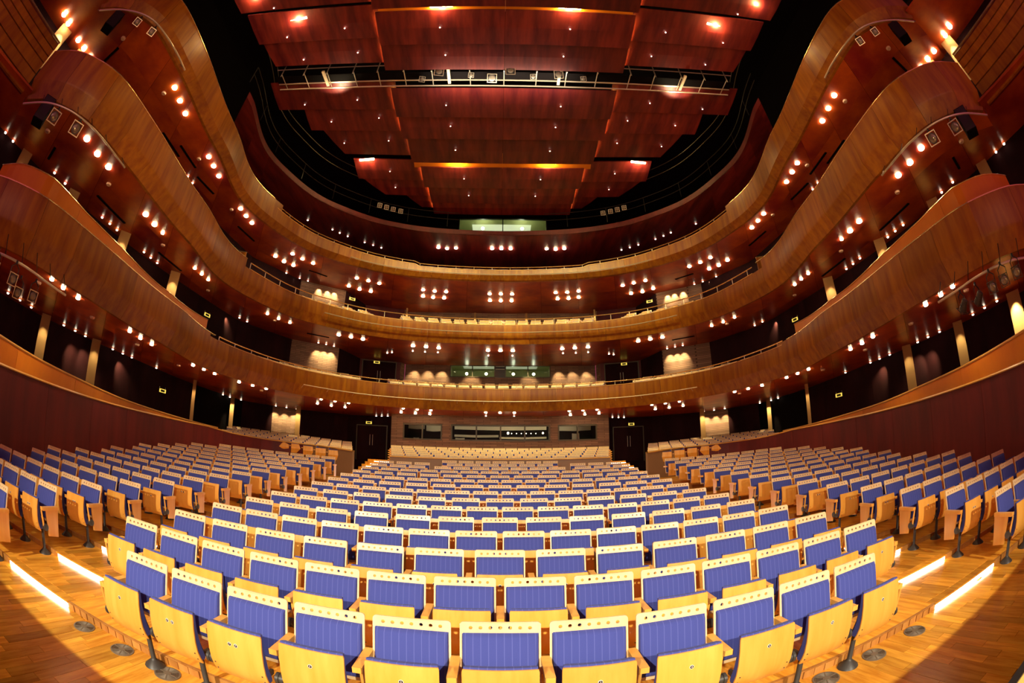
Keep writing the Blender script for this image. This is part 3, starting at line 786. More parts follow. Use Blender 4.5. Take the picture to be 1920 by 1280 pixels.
def booth(x0, x1, y, z0, z1, depth, mt):
    root = empty('booth_interior', (0, 0, 0), kind='structure')
    b = MB(); b.box(x0-.1, x1+.1, y+depth, y+depth+.05, z0-.8, z1+.3); b.obj('booth_wall', mt, root)
    b = MB(); b.box(x0-.1, x1+.1, y+.16, y+depth, z1+.25, z1+.3); b.obj('booth_ceiling', mt, root)
    b = MB(); b.box(x0-.1, x1+.1, y+.16, y+depth, z0-.8, z0-.75); b.obj('booth_floor', mt, root)
    b = MB(); b.box(x0-.15, x0-.1, y+.16, y+depth, z0-.8, z1+.3); b.box(x1+.1, x1+.15, y+.16, y+depth, z0-.8, z1+.3); b.obj('booth_side', mt, root)
    return root
# rear stalls: three windows in the stone wall
rw = empty('wall_back', kind='structure')
pierced(rw, 22.2, -5.7, 5.7, -1.0, 2.5, [(-5.05, -2.98, 1.18, 2.02), (-2.52, 2.58, 1.15, 1.98), (2.98, 5.05, 1.18, 2.02)], M['stone'])
for x0, x1, nx in ((-5.05, -2.98, 2), (-2.52, 2.58, 4), (2.98, 5.05, 2)): window(x0, x1, 22.2, 1.16, 2.0, nx, .07)
booth(-5.2, 5.2, 22.2, 1.16, 2.0, 2.5, M['boothdark'])
# projection window at first balcony level
pierced(rw, 24.45, -5.6, 5.6, 2.5, 5.7, [(-2.92, 2.92, 4.95, 5.68)], M['stone'])
window(-2.92, -.30, 24.45, 4.95, 5.68, 2, .05, M['frame']); window(.28, 2.92, 24.45, 4.95, 5.68, 2, .05, M['frame'])
b = MB(); b.box(-.30, .28, 24.45, 24.55, 4.95, 5.68); b.obj('booth_shutter', M['black'], rw)
for z in (5.45, 5.62): b = MB(); b.box(-.27, .25, 24.43, 24.45, z-.02, z); b.obj('shutter_trim', M['steel'], rw)
booth(-2.95, 2.95, 24.45, 4.95, 5.68, 2.6, M['boothwall'])
# follow-spot room on top, under the canopy
pierced(rw, 21.4, -3.2, 3.4, 11.3, 14.4, [(-2.48, 2.62, 12.48, 13.66)], M['void'])
window(-2.48, 2.62, 21.4, 12.48, 13.66, 2, .05, M['black'])
booth(-2.48, 2.62, 21.4, 12.48, 13.66, 2.6, M['boothwall'])
b = MB(); b.box(-2.4, 2.5, 22.6, 22.9, 12.48, 12.75); b.obj('booth_desk', M['boothwall'], rw)
for x in (-.32, .42): b = MB(); b.box(x-.22, x+.22, 23.6, 23.9, 12.9, 13.5); b.obj('booth_cabinet', M['plaster'], rw)
def bulb(parent, p, r=.07, m='lampB', name='booth_lamp'):
    b = MB(); b.lathe([(.2*r, -r), (.8*r, -.6*r), (r, 0), (.8*r, .6*r), (.2*r, r)], 10, Matrix.Translation(p)); return b.obj(name, M[m], parent, True)
for x in (-1.17, 1.17):
    for z in (13.45, 12.95): bulb(rw, (x+.05, 22.2, z), .10)
for x in (-2.0, -.85, .75, 1.95): bulb(rw, (x+.02, 25.0, 5.28), .085)
bulb(rw, (.42, 22.7, 1.62), .06, 'lamp'); bulb(rw, (2.25, 22.7, 1.62), .05, 'lamp')
for k in range(6): bulb(rw, (.62+.26*k, 23.2, 1.64), .025, 'lampS')
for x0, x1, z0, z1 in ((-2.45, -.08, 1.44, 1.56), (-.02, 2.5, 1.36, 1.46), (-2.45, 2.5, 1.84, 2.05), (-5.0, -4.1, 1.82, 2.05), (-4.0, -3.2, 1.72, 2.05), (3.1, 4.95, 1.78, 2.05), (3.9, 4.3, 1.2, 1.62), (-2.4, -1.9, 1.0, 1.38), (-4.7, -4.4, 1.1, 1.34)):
    b = MB(); b.slab([[(x0, 23.3, z0), ((x0+x1)/2, 23.3, z0-.03), (x1, 23.3, z0)], [(x0, 23.3, z1), ((x0+x1)/2, 23.3, z1-.02), (x1, 23.3, z1)]], (0, .05, 0)); b.obj('reflection_slab', M['plaster'], rw)  # pale slabs added to imitate reflections in the stalls booth windows
area('booth_light', (0, 22.6, 13.6), (0, 22.6, 12), 3.5, 9, (.95, 1, .70), 1.2); area('booth_light', (0, 25.6, 5.85), (0, 25.6, 4), 4.5, 5, (.95, 1, .7), 1.2); area('booth_light', (0, 22.8, 2.2), (0, 23.5, 1.2), 8, 26, (1, .9, .7), 1.0)
# doors
DN = [0]
def door(c, w, h, rz, sign=True, hr=1):
    DN[0] += 1; root = empty('door_%d' % DN[0], c, rz, kind='structure')
    b = MB(); b.box(-w/2-.05, -w/2, -.06, .02, 0, h+.05); b.box(w/2, w/2+.05, -.06, .02, 0, h+.05); b.box(-w/2, w/2, -.06, .02, h, h+.05); b.obj('door_frame', M['steel'] if False else M['frame'], root)
    for s in (-1, 1):
        b = MB(); b.box(min(0.004*s, s*w/2), max(.004*s, s*w/2), -.045, 0, .01, h); l = b.obj('door_leaf', M['darkwall'], root)
        b = MB(); b.tube([(s*.08, -.09, .85), (s*.08, -.09, 1.45)], .014, 6); b.obj('door_handle', M['steel'], l)
    return root
def exit_sign(c, rz, where='', w=.36, hl=.22):
    root = empty('exit_sign', c, rz, where, 'sign')
    b = MB(); b.box(-w/2, w/2, -.03, .03, 0, .15); b.obj('sign_box', M['black'], root)
    b = MB(); b.box(-w/2+.008, w/2-.008, -.036, -.03, .008, .142); b.obj('sign_face', M['sign'], root)
    b = MB(); b.box(-w/2+.07, w/2-.07, -.040, -.036, .03, .12); b.obj('sign_symbol', M['signtext'], root)
    for x in (-w/2+.03, w/2-.03): b = MB(); b.tube([(x, 0, .15), (x, 0, .34 if not hl else hl)], .007, 5); b.obj('hanger', M['steel'], root)
for s in (-1, 1):
    sd = 'left' if s < 0 else 'right'
    door((s*7.2, 23.65, -.05), 1.75, 1.95, 0); exit_sign((s*7.35, 23.5, 1.98), 0, where='small lit exit sign above the %s stalls door' % sd)
    door((s*6.9, 23.38, 3.55), 1.9, 2.0, -s*math.radians(19.5)*-1 if False else s*math.radians(-19.5)); exit_sign((s*7.0, 23.15, 5.38), s*math.radians(-19.5), where='small lit exit sign above the %s door of the lowest balcony' % sd)
    exit_sign((s*8.1, 20.95, 8.35), s*math.radians(-38), where='small lit exit sign by the %s door of the middle balcony' % sd)
    exit_sign((s*11.9, 13.6, 4.9), s*math.radians(-80), where='small lit exit sign in the dark %s boxes of the lowest balcony' % sd)
    exit_sign((s*12.9, 12.6, 1.55), s*math.radians(-80), where='small lit exit sign in the dark %s stalls boxes' % sd)
NICHE = [  # azimuth, radius, z bottom, z top, width, power
    (26.9, 23.2, .55, 2.45, .26, 60), (35.9, 23.0, .65, 2.45, .22, 70), (41.3, 19.2, .3, 2.45, .16, 24), (56.0, 15.2, .6, 2.45, .34, 20), (64.0, 13.9, .6, 2.45, .34, 26),
    (29.6, 22.4, 3.9, 5.65, .42, 70), (37.9, 20.2, 3.9, 5.65, .18, 26), (47.0, 15.9, 3.7, 5.65, .4, 40), (56.0, 13.9, 3.9, 5.65, .4, 30), (66.0, 12.7, 4.0, 5.65, .4, 46), (76.0, 12.2, 4.0, 5.65, .4, 30),
    (3.6, 24.2, 7.2, 8.8, .12, 20), (13.2, 24.0, 7.2, 8.8, .10, 20), (30.0, 22.0, 7.3, 8.9, .3, 26), (77.5, 11.95, 7.4, 8.9, .5, 90), (83.0, 11.7, 7.4, 8.9, .5, 60)]
def niche(a, r, z0, z1, w, p, s):
    a = math.radians(a)*s; d = Vector((math.sin(a), math.cos(a))); t = Vector((d.y, -d.x))
    c = d*r; b = MB(); P_, Q_ = c-t*w/2, c+t*w/2
    b.slab([[(P_.x, P_.y, z0), (Q_.x, Q_.y, z0)], [(P_.x, P_.y, z1), (Q_.x, Q_.y, z1)]], (d.x*.06, d.y*.06, 0)); b.obj('wall_pier', M['pier'], rw)
    e = c-d*.28; spot('pier_washer', (e.x, e.y, z1-.08), (c.x+d.x*.05, c.y+d.y*.05, z0+.6), p*2.6, 56, .8, (1, .80, .42), .03)
for q in NICHE:
    for s in (-1, 1): niche(*q, s)
niche(73.2, 12.6, 1.0, 2.4, .45, 130, 1)
# ================================================================== UPPER RING, BLACK ROOF VOID
ring = empty('upper_ring', (0, 0, 0), kind='structure')
ZU = 11.2
def radial_u(i, t):
    a = AZP[i]; p = PLAN[i]; r0 = p.length*(.985 if abs(a) < 45 else .985+.04*min(1, (abs(a)-45)/10)); rb = (r_poly(BACK_HI, a) or r0+3); r = r0+(rb-r0)*t; return Vector((math.sin(math.radians(a))*r, math.cos(math.radians(a))*r))
UR = [i for i in range(NP) if abs(AZP[i]) < 47.5]
for i in range(UR[0], UR[-1], 6):
    j1 = min(i+6, UR[-1]); b = MB(); rows = []
    zi = ZU+.03*(i//6 % 2)
    for t in (0.0, 1.0):
        rows.append([(radial_u(j, t).x, radial_u(j, t).y, zi) for j in range(i, j1+1)])
    b.slab(rows, (0, 0, .05)); b.obj('soffit_panel', M['canopy'], ring)
b = MB(); b.slab([[(radial_u(j, 0).x, radial_u(j, 0).y, ZU) for j in UR], [(radial_u(j, 0).x, radial_u(j, 0).y, ZU+.28) for j in UR]], (0, 0.04, 0)); b.obj('ring_edge', M['maroon'], ring)
# black walls and roof above
roof = empty('ceiling', kind='structure')
b = MB(); b.box(-15, 15, -4, 27, 16.6, 16.8); b.obj('roof_slab', M['void'], roof)
for s in (-1, 1):
    b = MB(); b.box(min(s*12.4, s*12.6), max(s*12.4, s*12.6), -6, 24.8, 11.2, 16.7); b.obj('void_wall', M['void'], roof)
    b = MB(); b.box(min(s*13.9, s*14.1), max(s*13.9, s*14.1), -1.0, 24, -2, 3); b.obj('void_wall', M['void'], roof)
b = MB(); b.box(-12.6, 12.6, 24.4, 24.6, 11.3, 16.7); b.obj('void_wall', M['void'], roof)
# canopy: rows (front edge y, back edge y), centre and side panels
ROWS = [(4.15, 5.45), (5.5, 7.25), (7.9, 8.37, 6.8), (8.4, 9.53), (10.6, 12.05), (12.1, 13.28), (13.32, 14.9), (15.45, 16.8), (16.85, 18.1), (18.15, 19.15)]
CAN = [  # y front, y back, half width of the centre panel, outer x front, outer x back, front raise
    (3.2, 4.45, 4.10, 9.1, 9.0), (4.5, 5.75, 4.10, 9.0, 8.9), (5.8, 6.82, 4.08, 8.85, 8.7), (7.05, 8.37, 4.08, 8.62, 8.55), (8.40, 9.53, 4.12, 8.5, 8.3), (10.60, 12.0, 4.14, 8.97, 9.04),
    (12.05, 13.3, 4.12, 8.05, 8.08), (13.33, 14.9, 3.98, 7.69, 7.04), (15.45, 16.8, 3.70, 6.83, 6.91), (16.85, 18.1, 3.55, 6.85, 5.87), (18.12, 19.15, 3.54, 5.0, 4.17)]
def cpanel(x0f, x1f, x0b, x1b, yf, yb, zf, zb_, name='canopy_panel'):
    b = MB(); nx = 6; th = .05
    def row(y, xa, xb, z, bow):
        out = []
        for i in range(nx+1):
            x = xa+(xb-xa)*i/nx; out.append((x, y-bow*(x*x)/40, z))
        return out
    ys = [0, .5, 1]
    rows = [row(yf+(yb-yf)*t, x0f+(x0b-x0f)*t, x1f+(x1b-x1f)*t, zf+(zb_-zf)*t-.03*math.sin(math.pi*t), .55) for t in ys]
    b.slab(rows, (0, 0, th)); o = b.obj(name, M['canopy'], roof)
    return o
for r, (yf, yb, hw, xf, xb) in enumerate(CAN):
    # each panel's rear edge hangs lower than the front edge of the one behind it
    for s in (-1, 1):
        a, c = (-hw, -.004) if s < 0 else (.004, hw)
        cpanel(a, c, a, c, yf, yb, 12.62, 12.44)
        if s < 0: cpanel(-xf, -hw+.12, -xb, -hw+.12, yf-.15, yb-.15, 12.92, 12.74)
        else: cpanel(hw-.12, xf, hw-.12, xb, yf-.15, yb-.15, 12.92, 12.74)
        if r > 1:
            l = bpy.data.lights.new('panel_edge_light', 'AREA'); l.energy = 5; l.color = (1, .52, .08); l.shape = 'RECTANGLE'; l.size = .05; l.size_y = (yb-yf)*.8
            o = bpy.data.objects.new('panel_edge_light', l); COL.objects.link(o); o.location = (s*(hw+.03), (yf+yb)/2-.2, 12.66+H); o.rotation_euler = (math.pi, s*math.radians(-25), 0)
# coves with lamps behind the panel edges
for y, y2 in ((6.74, 7.12), (14.80, 15.52)):
    xs = [-4.0+8.0*i/8 for i in range(9)]
    b = MB(); b.slab([[(x, y-.55*x*x/40, 12.98) for x in xs], [(x, y2-.55*x*x/40, 12.66) for x in xs]], (0, .03, .03)); b.obj('cove_board', M['parapet'], roof)
COVES = [(-6.84, 6.63, 12.86), (6.95, 6.63, 12.86), (-1.97, 6.86, 12.66), (1.97, 6.86, 12.66), (-2.01, 15.06, 12.68), (2.03, 15.06, 12.68), (-6.19, 14.75, 12.84), (6.19, 14.75, 12.84), (8.0, 5.2, 12.86), (-8.0, 5.2, 12.86)]
for x, y, z in COVES:
    b = MB(); b.box(-.35, .35, -.04, .04, -.03, .03, Matrix.Translation((x, y, z+.02))); b.obj('cove_lamp', M['cove'], roof)
    l = bpy.data.lights.new('cove_light', 'POINT'); l.energy = 95; l.color = (1, .68, .24); l.shadow_soft_size = .08; o = bpy.data.objects.new('cove_light', l); COL.objects.link(o); o.location = (x, y-.02, z-.10+H)
PINS = [(-7.45, 5.82), (-7.39, 7.21), (-7.11, 8.4), (-5.25, 7.35), (-5.04, 8.52), (-2.04, 7.6), (-1.96, 8.8), (-7.84, 10.69), (-5.61, 10.86), (-2.14, 11.26), (-7.03, 11.9), (-4.97, 12.0), (-2.07, 12.45), (-6.86, 13.33), (-4.85, 13.45), (-1.99, 13.94), (-5.24, 15.6), (-1.76, 16.0), (-5.24, 16.9), (-1.62, 17.37)]
pin = MB(); pin.lathe([(.022, 0), (.022, .02)], 8); PINM = pin.mesh('pin_light', M['lampS'])
for x, y in PINS:
    for s in (-1, 1): link('pin_light', PINM, roof, (s*-x if s > 0 else x, y, (12.42 if abs(x) < 3.5 else 12.72)))
# ================================================================== LAMPS UNDER THE BALCONIES (parts of their balcony)
def lamp_mesh(r, m, h=.03, box=False):
    b = MB()
    if box: b.box(-r*1.5, r*1.5, -r*.9, r*.9, -h, 0)
    else: b.lathe([(r*.8, -h), (r, -h*.4), (r, 0)], 12)
    return b.mesh('downlight', M[m])
LM = {'B': lamp_mesh(.095, 'lamp'), 'S': lamp_mesh(.042, 'lampS'), 'M': lamp_mesh(.062, 'lamp'), 'D': lamp_mesh(.085, 'detector', .05)}
T3 = [[-9.23, 5.47], [-9.36, 6.03], [-9.49, 6.6], [-9.83, 8.8], [-9.93, 9.32], [-10.05, 9.92], [-10.3, 12.14], [-10.34, 12.7], [-10.36, 13.27], [-10.73, 16.36], [-10.54, 16.97], [-9.7, 16.25], [-10.21, 17.43], [-9.41, 16.81], [-9.04, 17.32], [-7.33, 19.2], [-6.8, 19.57], [-6.3, 19.93], [-8.1, 20.19], [-7.63, 20.66], [-7.07, 20.98], [-4.11, 20.85], [-3.52, 21.04], [-2.91, 21.12], [-4.27, 21.75], [-3.73, 21.94], [-3.13, 22.02]]
T3C = [[-0.6, 21.41], [0.0, 21.41], [0.6, 21.41], [-0.6, 22.4], [0.0, 22.42], [0.6, 22.4]]
T3S = [[-11.41, 0.92], [-11.47, 1.3], [-11.5, 2.06], [-11.51, 2.46], [-11.55, 2.87]]; T3s = [[-11.38, 9.52], [-11.42, 9.95], [-11.0, 18.2], [-10.52, 18.9], [-10.19, 19.3]]
T2 = [[-9.21, 3.69], [-9.33, 4.28], [-9.39, 4.85], [-9.85, 7.13], [-9.94, 7.69], [-10.47, 10.68], [-10.5, 11.17], [-10.55, 11.67], [-9.9, 15.39], [-9.66, 16.03], [-9.34, 16.58], [-7.59, 18.42], [-7.08, 18.75], [-6.58, 19.11], [-4.3, 20.2], [-3.67, 20.37], [-3.06, 20.55], [-10.0, 8.2]]
T2C = [[-0.62, 20.95], [0.0, 20.95], [0.62, 20.95]]; T2s = [[-11.94, 1.89], [-11.97, 2.3], [-11.59, 4.14], [-11.63, 4.7], [-11.69, 5.28], [-11.73, 6.68], [-11.73, 7.09], [-11.76, 7.5], [-11.82, 9.09], [-11.86, 9.53], [-11.89, 9.96], [-11.71, 15.8], [-11.6, 16.33], [-9.24, 19.74], [-8.91, 20.02], [-8.59, 20.35], [-5.99, 21.62], [-5.7, 21.49], [-4.5, 21.15], [-3.88, 21.31], [-3.22, 21.39], [-.63, 21.95]]
T1 = [[-8.93, 4.23], [-9.05, 4.69], [-9.17, 5.28], [-9.68, 7.68], [-9.86, 8.31], [-9.95, 8.92], [-10.29, 11.47], [-10.26, 12.09], [-10.24, 12.76], [-10.04, 14.19], [-9.76, 14.82], [-9.45, 15.42], [-7.79, 17.53], [-7.3, 18.0], [-6.76, 18.33], [-4.46, 19.49], [-3.84, 19.73], [-3.22, 19.9], [-8.66, 19.08], [-8.14, 19.62], [-7.54, 19.98], [-4.94, 21.14], [-4.26, 21.41], [-3.55, 21.59]]
T1C = [[-0.68, 20.45], [0.0, 20.5], [0.68, 20.45]]; T1s = [[-12.4, 4.37], [-12.43, 4.89], [-12.55, 5.44], [-12.72, 7.0], [-12.73, 7.54], [-12.82, 8.09], [-12.96, 9.6], [-12.97, 10.15], [-13.01, 10.69], [-13.12, 12.27], [-13.78, 18.1], [-13.82, 18.81], [-13.6, 19.6], [-12.17, 21.1], [-11.69, 21.51], [-11.23, 21.9], [-6.88, 23.3], [-6.53, 23.2], [-6.14, 23.04], [-.71, 21.8]]
UB = [[-3.39, 20.44], [-2.94, 20.57], [-2.44, 20.52]]; UC = [[-0.5, 20.6], [0.0, 20.6], [0.5, 20.6]]; Us = [[-9.72, 17.02], [-8.71, 18.1], [-8.43, 18.49], [-8.1, 18.88], [-7.35, 19.62], [-6.96, 19.97], [-6.57, 20.3]]
def lamps(root, z, L_, kind, mirror=True):
    for x, y in L_:
        for s in ((1, -1) if mirror else (1,)): link('downlight', LM[kind], root, (x*s, y, z))
R3, R2, R1 = TIERS[2]['root'], TIERS[1]['root'], TIERS[0]['root']
lamps(R3, 8.87, T3, 'B'); lamps(R3, 8.87, T3C, 'B', False); lamps(R3, 8.87, T3S, 'B'); lamps(R3, 8.86, T3s, 'S')
lamps(R2, 5.62, T2, 'M'); lamps(R2, 5.62, T2[:5]+T2[11:17], 'B'); lamps(R2, 5.62, T2C, 'B', False); lamps(R2, 5.62, T2s, 'S')
lamps(R1, 2.44, T1, 'M'); lamps(R1, 2.44, T1C, 'M', False); lamps(R1, 2.44, T1s, 'S')
lamps(ring, ZU-.01, UB, 'B'); lamps(ring, ZU-.01, UC, 'B', False); lamps(ring, ZU-.01, Us, 'S')
for root, z, L_ in ((R3, 8.87, [[-9.85, 2.98], [-9.72, 5.5], [-10.27, 8.76], [-10.74, 12.08]]), (R2, 5.62, [[-10.25, 2.79], [-9.95, 5.42], [-10.56, 8.86], [-11.24, 12.59], [-9.97, 16.23]]), (R1, 2.44, [[-9.69, 4.22], [-10.1, 6.48], [-10.7, 8.93], [-11.1, 11.55], [-9.95, 15.85]])):
    for x, y in L_:
        for s in (1, -1): link('smoke_detector', LM['D'], root, (x*s, y, z))
# black ventilation slots in the soffits
for root, z, pairs_ in ((R3, 8.868, [((-11.07, 3.33), (-10.25, 3.19)), ((-10.89, 7.06), (-11.05, 8.4)), ((-10.6, 7.9), (-10.75, 9.2)), ((-11.0, 9.7), (-10.95, 10.9)), ((-11.2, 13.4), (-11.1, 14.8)), ((-9.6, 18.1), (-8.9, 18.9))]),
                        (R2, 5.618, [((-11.3, 3.6), (-10.6, 3.4)), ((-10.9, 5.7), (-11.1, 7.3)), ((-11.2, 9.3), (-11.3, 10.8)), ((-9.2, 18.2), (-8.3, 18.9))])):
    for p, q in pairs_:
        for s in (1, -1):
            a, c = Vector((p[0]*s, p[1], z)), Vector((q[0]*s, q[1], z)); d = (c-a).normalized(); n = Vector((-d.y, d.x, 0))*.045
            b = MB(); b.slab([[a-n, c-n], [a+n, c+n]], (0, 0, .03)); b.obj('vent_slot', M['void'], root)
# real light of the lamps
def down(x, y, z, p, ang=110, col=(1, .72, .38)): spot('downlight_beam', (x, y, z), (x, y, z-3), p, ang, .8, col, .05)
for s in (1, -1):
    for x, y in ((-9.36, 6.03), (-9.93, 9.32), (-10.34, 12.7), (-10.0, 17.0), (-7.1, 20.0), (-3.6, 21.4)): down(x*s, y, 8.78, 150)
    for x, y in ((-9.3, 4.28), (-9.94, 7.69), (-10.5, 11.17), (-9.66, 16.03), (-7.08, 18.75), (-3.7, 20.6)): down(x*s, y, 5.53, 110)
    for x, y in ((-9.05, 4.69), (-9.86, 8.31), (-10.26, 12.09), (-9.76, 14.82), (-7.9, 18.6), (-4.2, 20.4)): down(x*s, y, 2.35, 75)
    down(-2.9*s, 20.5, 11.1, 90)
    for x, y in ((-7.1, 20.0), (-3.6, 21.4)):
        pass
down(0, 21.9, 8.78, 220); down(0, 20.95, 5.53, 150); down(0, 20.5, 2.35, 100); down(0, 20.6, 11.1, 100)
# wall washers: narrow cones scraping the back walls
for s in (1, -1):
    for x, y, z in [(-12.17, 21.25, 2.3), (-11.75, 21.65, 2.3), (-11.35, 22.05, 2.3), (-12.75, 7.5, 2.3), (-12.8, 8.1, 2.3), (-13.0, 10.1, 2.3), (-9.24, 19.85, 5.5), (-8.95, 20.1, 5.5), (-8.65, 20.35, 5.5), (-12.0, 15.2, 5.5), (-11.75, 4.9, 5.5), (-9.6, 19.75, 8.75), (-9.2, 20.05, 8.75), (-8.9, 20.3, 8.75), (-4.6, 23.95, 8.75), (-3.9, 24.0, 8.75), (-.6, 24.1, 8.75), (0.1, 24.1, 8.75), (-9.9, 19.3, 11.0), (-9.4, 19.8, 11.0), (-7.2, 22.8, 11.0), (-4.9, 23.95, 5.55), (-4.1, 23.95, 5.55), (-3.3, 23.95, 5.55), (-1.6, 23.9, 5.55)]:
        spot('wall_washer', (x*s, y, z), (x*s*1.035, y+.5, z-.8), 135, 66, .85, (1, .72, .34), .02)

# ================================================================== LANTERNS, TRACKS, CATWALK
def lantern(p, aim, label, size=.16, plate_=True, group=None, hang=.25, fm='steel'):
    """stage lantern: yoke, body, square gel frame, lens"""
    r = empty('stage_lantern', p, 0, label, 'lantern', group)
    d = (Vector(aim)-Vector(p)).normalized(); R = d.to_track_quat('Z', 'Y').to_matrix().to_4x4(); k = size
    b = MB(); b.lathe([(.35*k, -1.3*k), (.62*k, -1.15*k), (.68*k, -.2*k), (.80*k, .5*k), (.80*k, .9*k)], 14, R); o = b.obj('lamp_body', M['foot'], r, True)
    b = MB(); b.box(-k, k, -k, -.86*k, .88*k, .95*k, R); b.box(-k, k, .86*k, k, .88*k, .95*k, R); b.box(-k, -.86*k, -.86*k, .86*k, .88*k, .95*k, R); b.box(.86*k, k, -.86*k, .86*k, .88*k, .95*k, R); b.obj('gel_frame', M[fm], r)
    b = MB(); b.lathe([(.74*k, .84*k), (.6*k, .93*k), (.3*k, .99*k)], 16, R); b.obj('lens', M['lens'], r, True)
    b = MB(); u = R @ Vector((1, 0, 0)); u = Vector((u.x, u.y, 0)).normalized() if Vector((u.x, u.y, 0)).length > .1 else Vector((1, 0, 0)); w = .85*k
    b.tube([u*w, u*w+Vector((0, 0, hang*.6)), Vector((0, 0, hang*.85)), Vector((0, 0, hang*.85))-u*.001, -u*w+Vector((0, 0, hang*.6)), -u*w], .011, 6); b.tube([(0, 0, hang*.8), (0, 0, hang)], .025, 6)
    b.obj('yoke', M['black'], r)
    return r
M['lens'] = mat('glass_lens', (.22, .19, .15), .08, .2, spec=1)
def track(z, pts, label, dz=.35):
    r = empty('lighting_track', (0, 0, 0), 0, label, 'track'); P = catmull([Vector(p) for p in pts], 6); b = MB(); b.tube([(p.x, p.y, z) for p in P], .024, 8); b.obj('pipe', M['steel'], r, True)
    for q in range(0, len(P), 5):
        p = P[q]; b = MB(); b.tube([(p.x, p.y, z), (p.x*1.055, p.y+.03, z+dz)], .010, 5); b.obj('bracket', M['black'], r)
    return r
TR = {2: [(-9.6, 1.58), (-8.96, 1.96), (-8.44, 2.41), (-8.15, 2.88), (-8.05, 3.5), (-8.05, 4.24), (-8.12, 4.77)], 1: [(-9.5, 1.5), (-8.75, 1.93), (-8.3, 2.44), (-8.1, 3.01), (-8.06, 3.67), (-8.2, 4.7)], 0: [(-8.6, 1.7), (-7.9, 2.1), (-7.6, 2.55), (-7.56, 3.04), (-7.68, 3.56), (-7.8, 4.15)]}
for k, z in ((2, 8.45), (1, 5.2), (0, 2.0)):
    for s in (-1, 1):
        track(z, [(-s*p[0] if False else p[0]*(-s) if s > 0 else p[0], p[1]) for p in TR[k]] if s < 0 else [(-p[0], p[1]) for p in TR[k]], 'curved steel lighting pipe under the %s end of the %s balcony' % ('left' if s < 0 else 'right', TIERS[k]['name']), TIERS[k]['zb']-z+.03)
L3 = [(-8.42, 2.55), (-8.18, 3.05)]; L2 = [(-8.45, 2.25), (-8.14, 2.85)]
for s in (-1, 1):
    sd = 'left' if s < 0 else 'right'
    for q, (x, y) in enumerate(L3): lantern((x if s < 0 else -x, y, 8.2), (0 if s < 0 else 0, -1, 2), 'small stage lantern under the %s end of the highest balcony, %s of the two' % (sd, 'outer' if q == 0 else 'inner'), .10)
    for q, (x, y) in enumerate(L2): lantern((x if s < 0 else -x, y, 4.93), (0, 0, 1), 'square-framed stage lantern under the %s end of the middle balcony, %s' % (sd, 'outermost of two' if q == 0 else 'innermost of two'), .14)
for q, (x, y, z) in enumerate([(-7.45, 2.15, 1.72), (-7.42, 2.62, 1.70), (-7.78, 2.95, 1.62), (-7.60, 3.25, 1.66)]):
    lantern((x, y, z), (-1, 1.5, -1), 'stage lantern hanging under the left end of the lowest balcony, %s from the left' % ordw(q), .10, hang=.28)
FR = ['foot', 'foot', 'foot', 'foot', 'foot']
for q, (x, y, z) in enumerate([(7.35, 3.35, 1.62), (7.55, 3.05, 1.66), (7.42, 2.62, 1.70), (7.40, 2.32, 1.70), (7.45, 2.02, 1.72)]):
    lantern((x, y, z), ((1, 1, -1) if q > 1 else (9, 8, -3)), 'stage lantern hanging under the right end of the lowest balcony, %s from the left' % ordw(q), .10, hang=.28, fm='foot')
def speaker(p, rz, label):
    r = empty('loudspeaker', p, rz, label, 'loudspeaker'); b = MB(); b.slab([[(-.16, -.2, -.3), (.16, -.2, -.3)], [(-.16, -.2, .3), (.16, -.2, .3)]], (0, .34, 0)); b.obj('cabinet', M['void'], r)
    b = MB(); b.box(-.15, .15, -.215, -.2, -.28, .28); b.obj('grille', M['black'], r)
for s in (-1, 1):
    sd = 'left' if s < 0 else 'right'
    speaker((s*9.5, 2.2, 8.5), s*-1.2, 'black loudspeaker under the %s end of the highest balcony' % sd); speaker((s*9.2, 2.1, 5.25), s*-1.2, 'black loudspeaker under the %s end of the middle balcony' % sd)
# catwalk bridge across the canopy gap
cw = empty('catwalk', (0, 0, 0), 0, 'steel lighting catwalk spanning the dark gap between the canopy panels', 'catwalk')
def cy(x, y): return y-.5*x*x/40
for z, y, r in ((13.05, 9.75, .022), (13.45, 9.72, .022), (12.75, 10.25, .05), (12.62, 10.45, .03), (13.0, 10.5, .02)):
    b = MB(); b.tube([(x*.5, cy(x*.5, y), z) for x in range(-17, 18)], r, 6); b.obj('catwalk_rail', M['steel'], cw, True)
b = MB(); b.slab([[(x*.5, cy(x*.5, 9.85), 12.72) for x in range(-17, 18)], [(x*.5, cy(x*.5, 10.3), 12.72) for x in range(-17, 18)]], (0, 0, .04)); b.obj('catwalk_deck', M['void'], cw)
for x in (-8.2, -7.3, -6.4, -5.4, -4.5, -3.55, -2.55, -1.2, .0, 1.15, 2.2, 3.3, 4.5, 5.4, 6.4, 7.3, 8.2):
    b = MB(); b.tube([(x, cy(x, 9.72), 12.6), (x, cy(x, 9.72), 13.5)], .02, 6); b.tube([(x, cy(x, 9.7), 12.72), (x, cy(x, 10.5), 12.66)], .018, 6); b.obj('catwalk_post', M['steel'], cw)
for x in (-6.5, -1.95, 1.95, 6.5):
    b = MB(); b.box(x-.05, x+.05, cy(x, 9.6), cy(x, 10.35), 12.60, 12.68); b.obj('catwalk_bracket', M['plaster'], cw)
CL = [(-2.9, 9.95, .11, 'small'), (-2.25, 9.6, .17, 'large square'), (-1.15, 9.85, .10, 'small bright'), (-.42, 10.0, .17, 'dark diamond'), (.22, 9.6, .17, 'twin-lens'), (1.02, 9.9, .10, 'small round'), (1.9, 9.72, .16, 'large square'), (2.8, 9.85, .10, 'small bare')]
for q, (x, y, k, nm) in enumerate(CL): lantern((x, y, 12.55), (x*.3, 2.0, 0), '%s stage lantern on the ceiling catwalk, %s from the left' % (nm, ordw(q)), k, hang=.2)
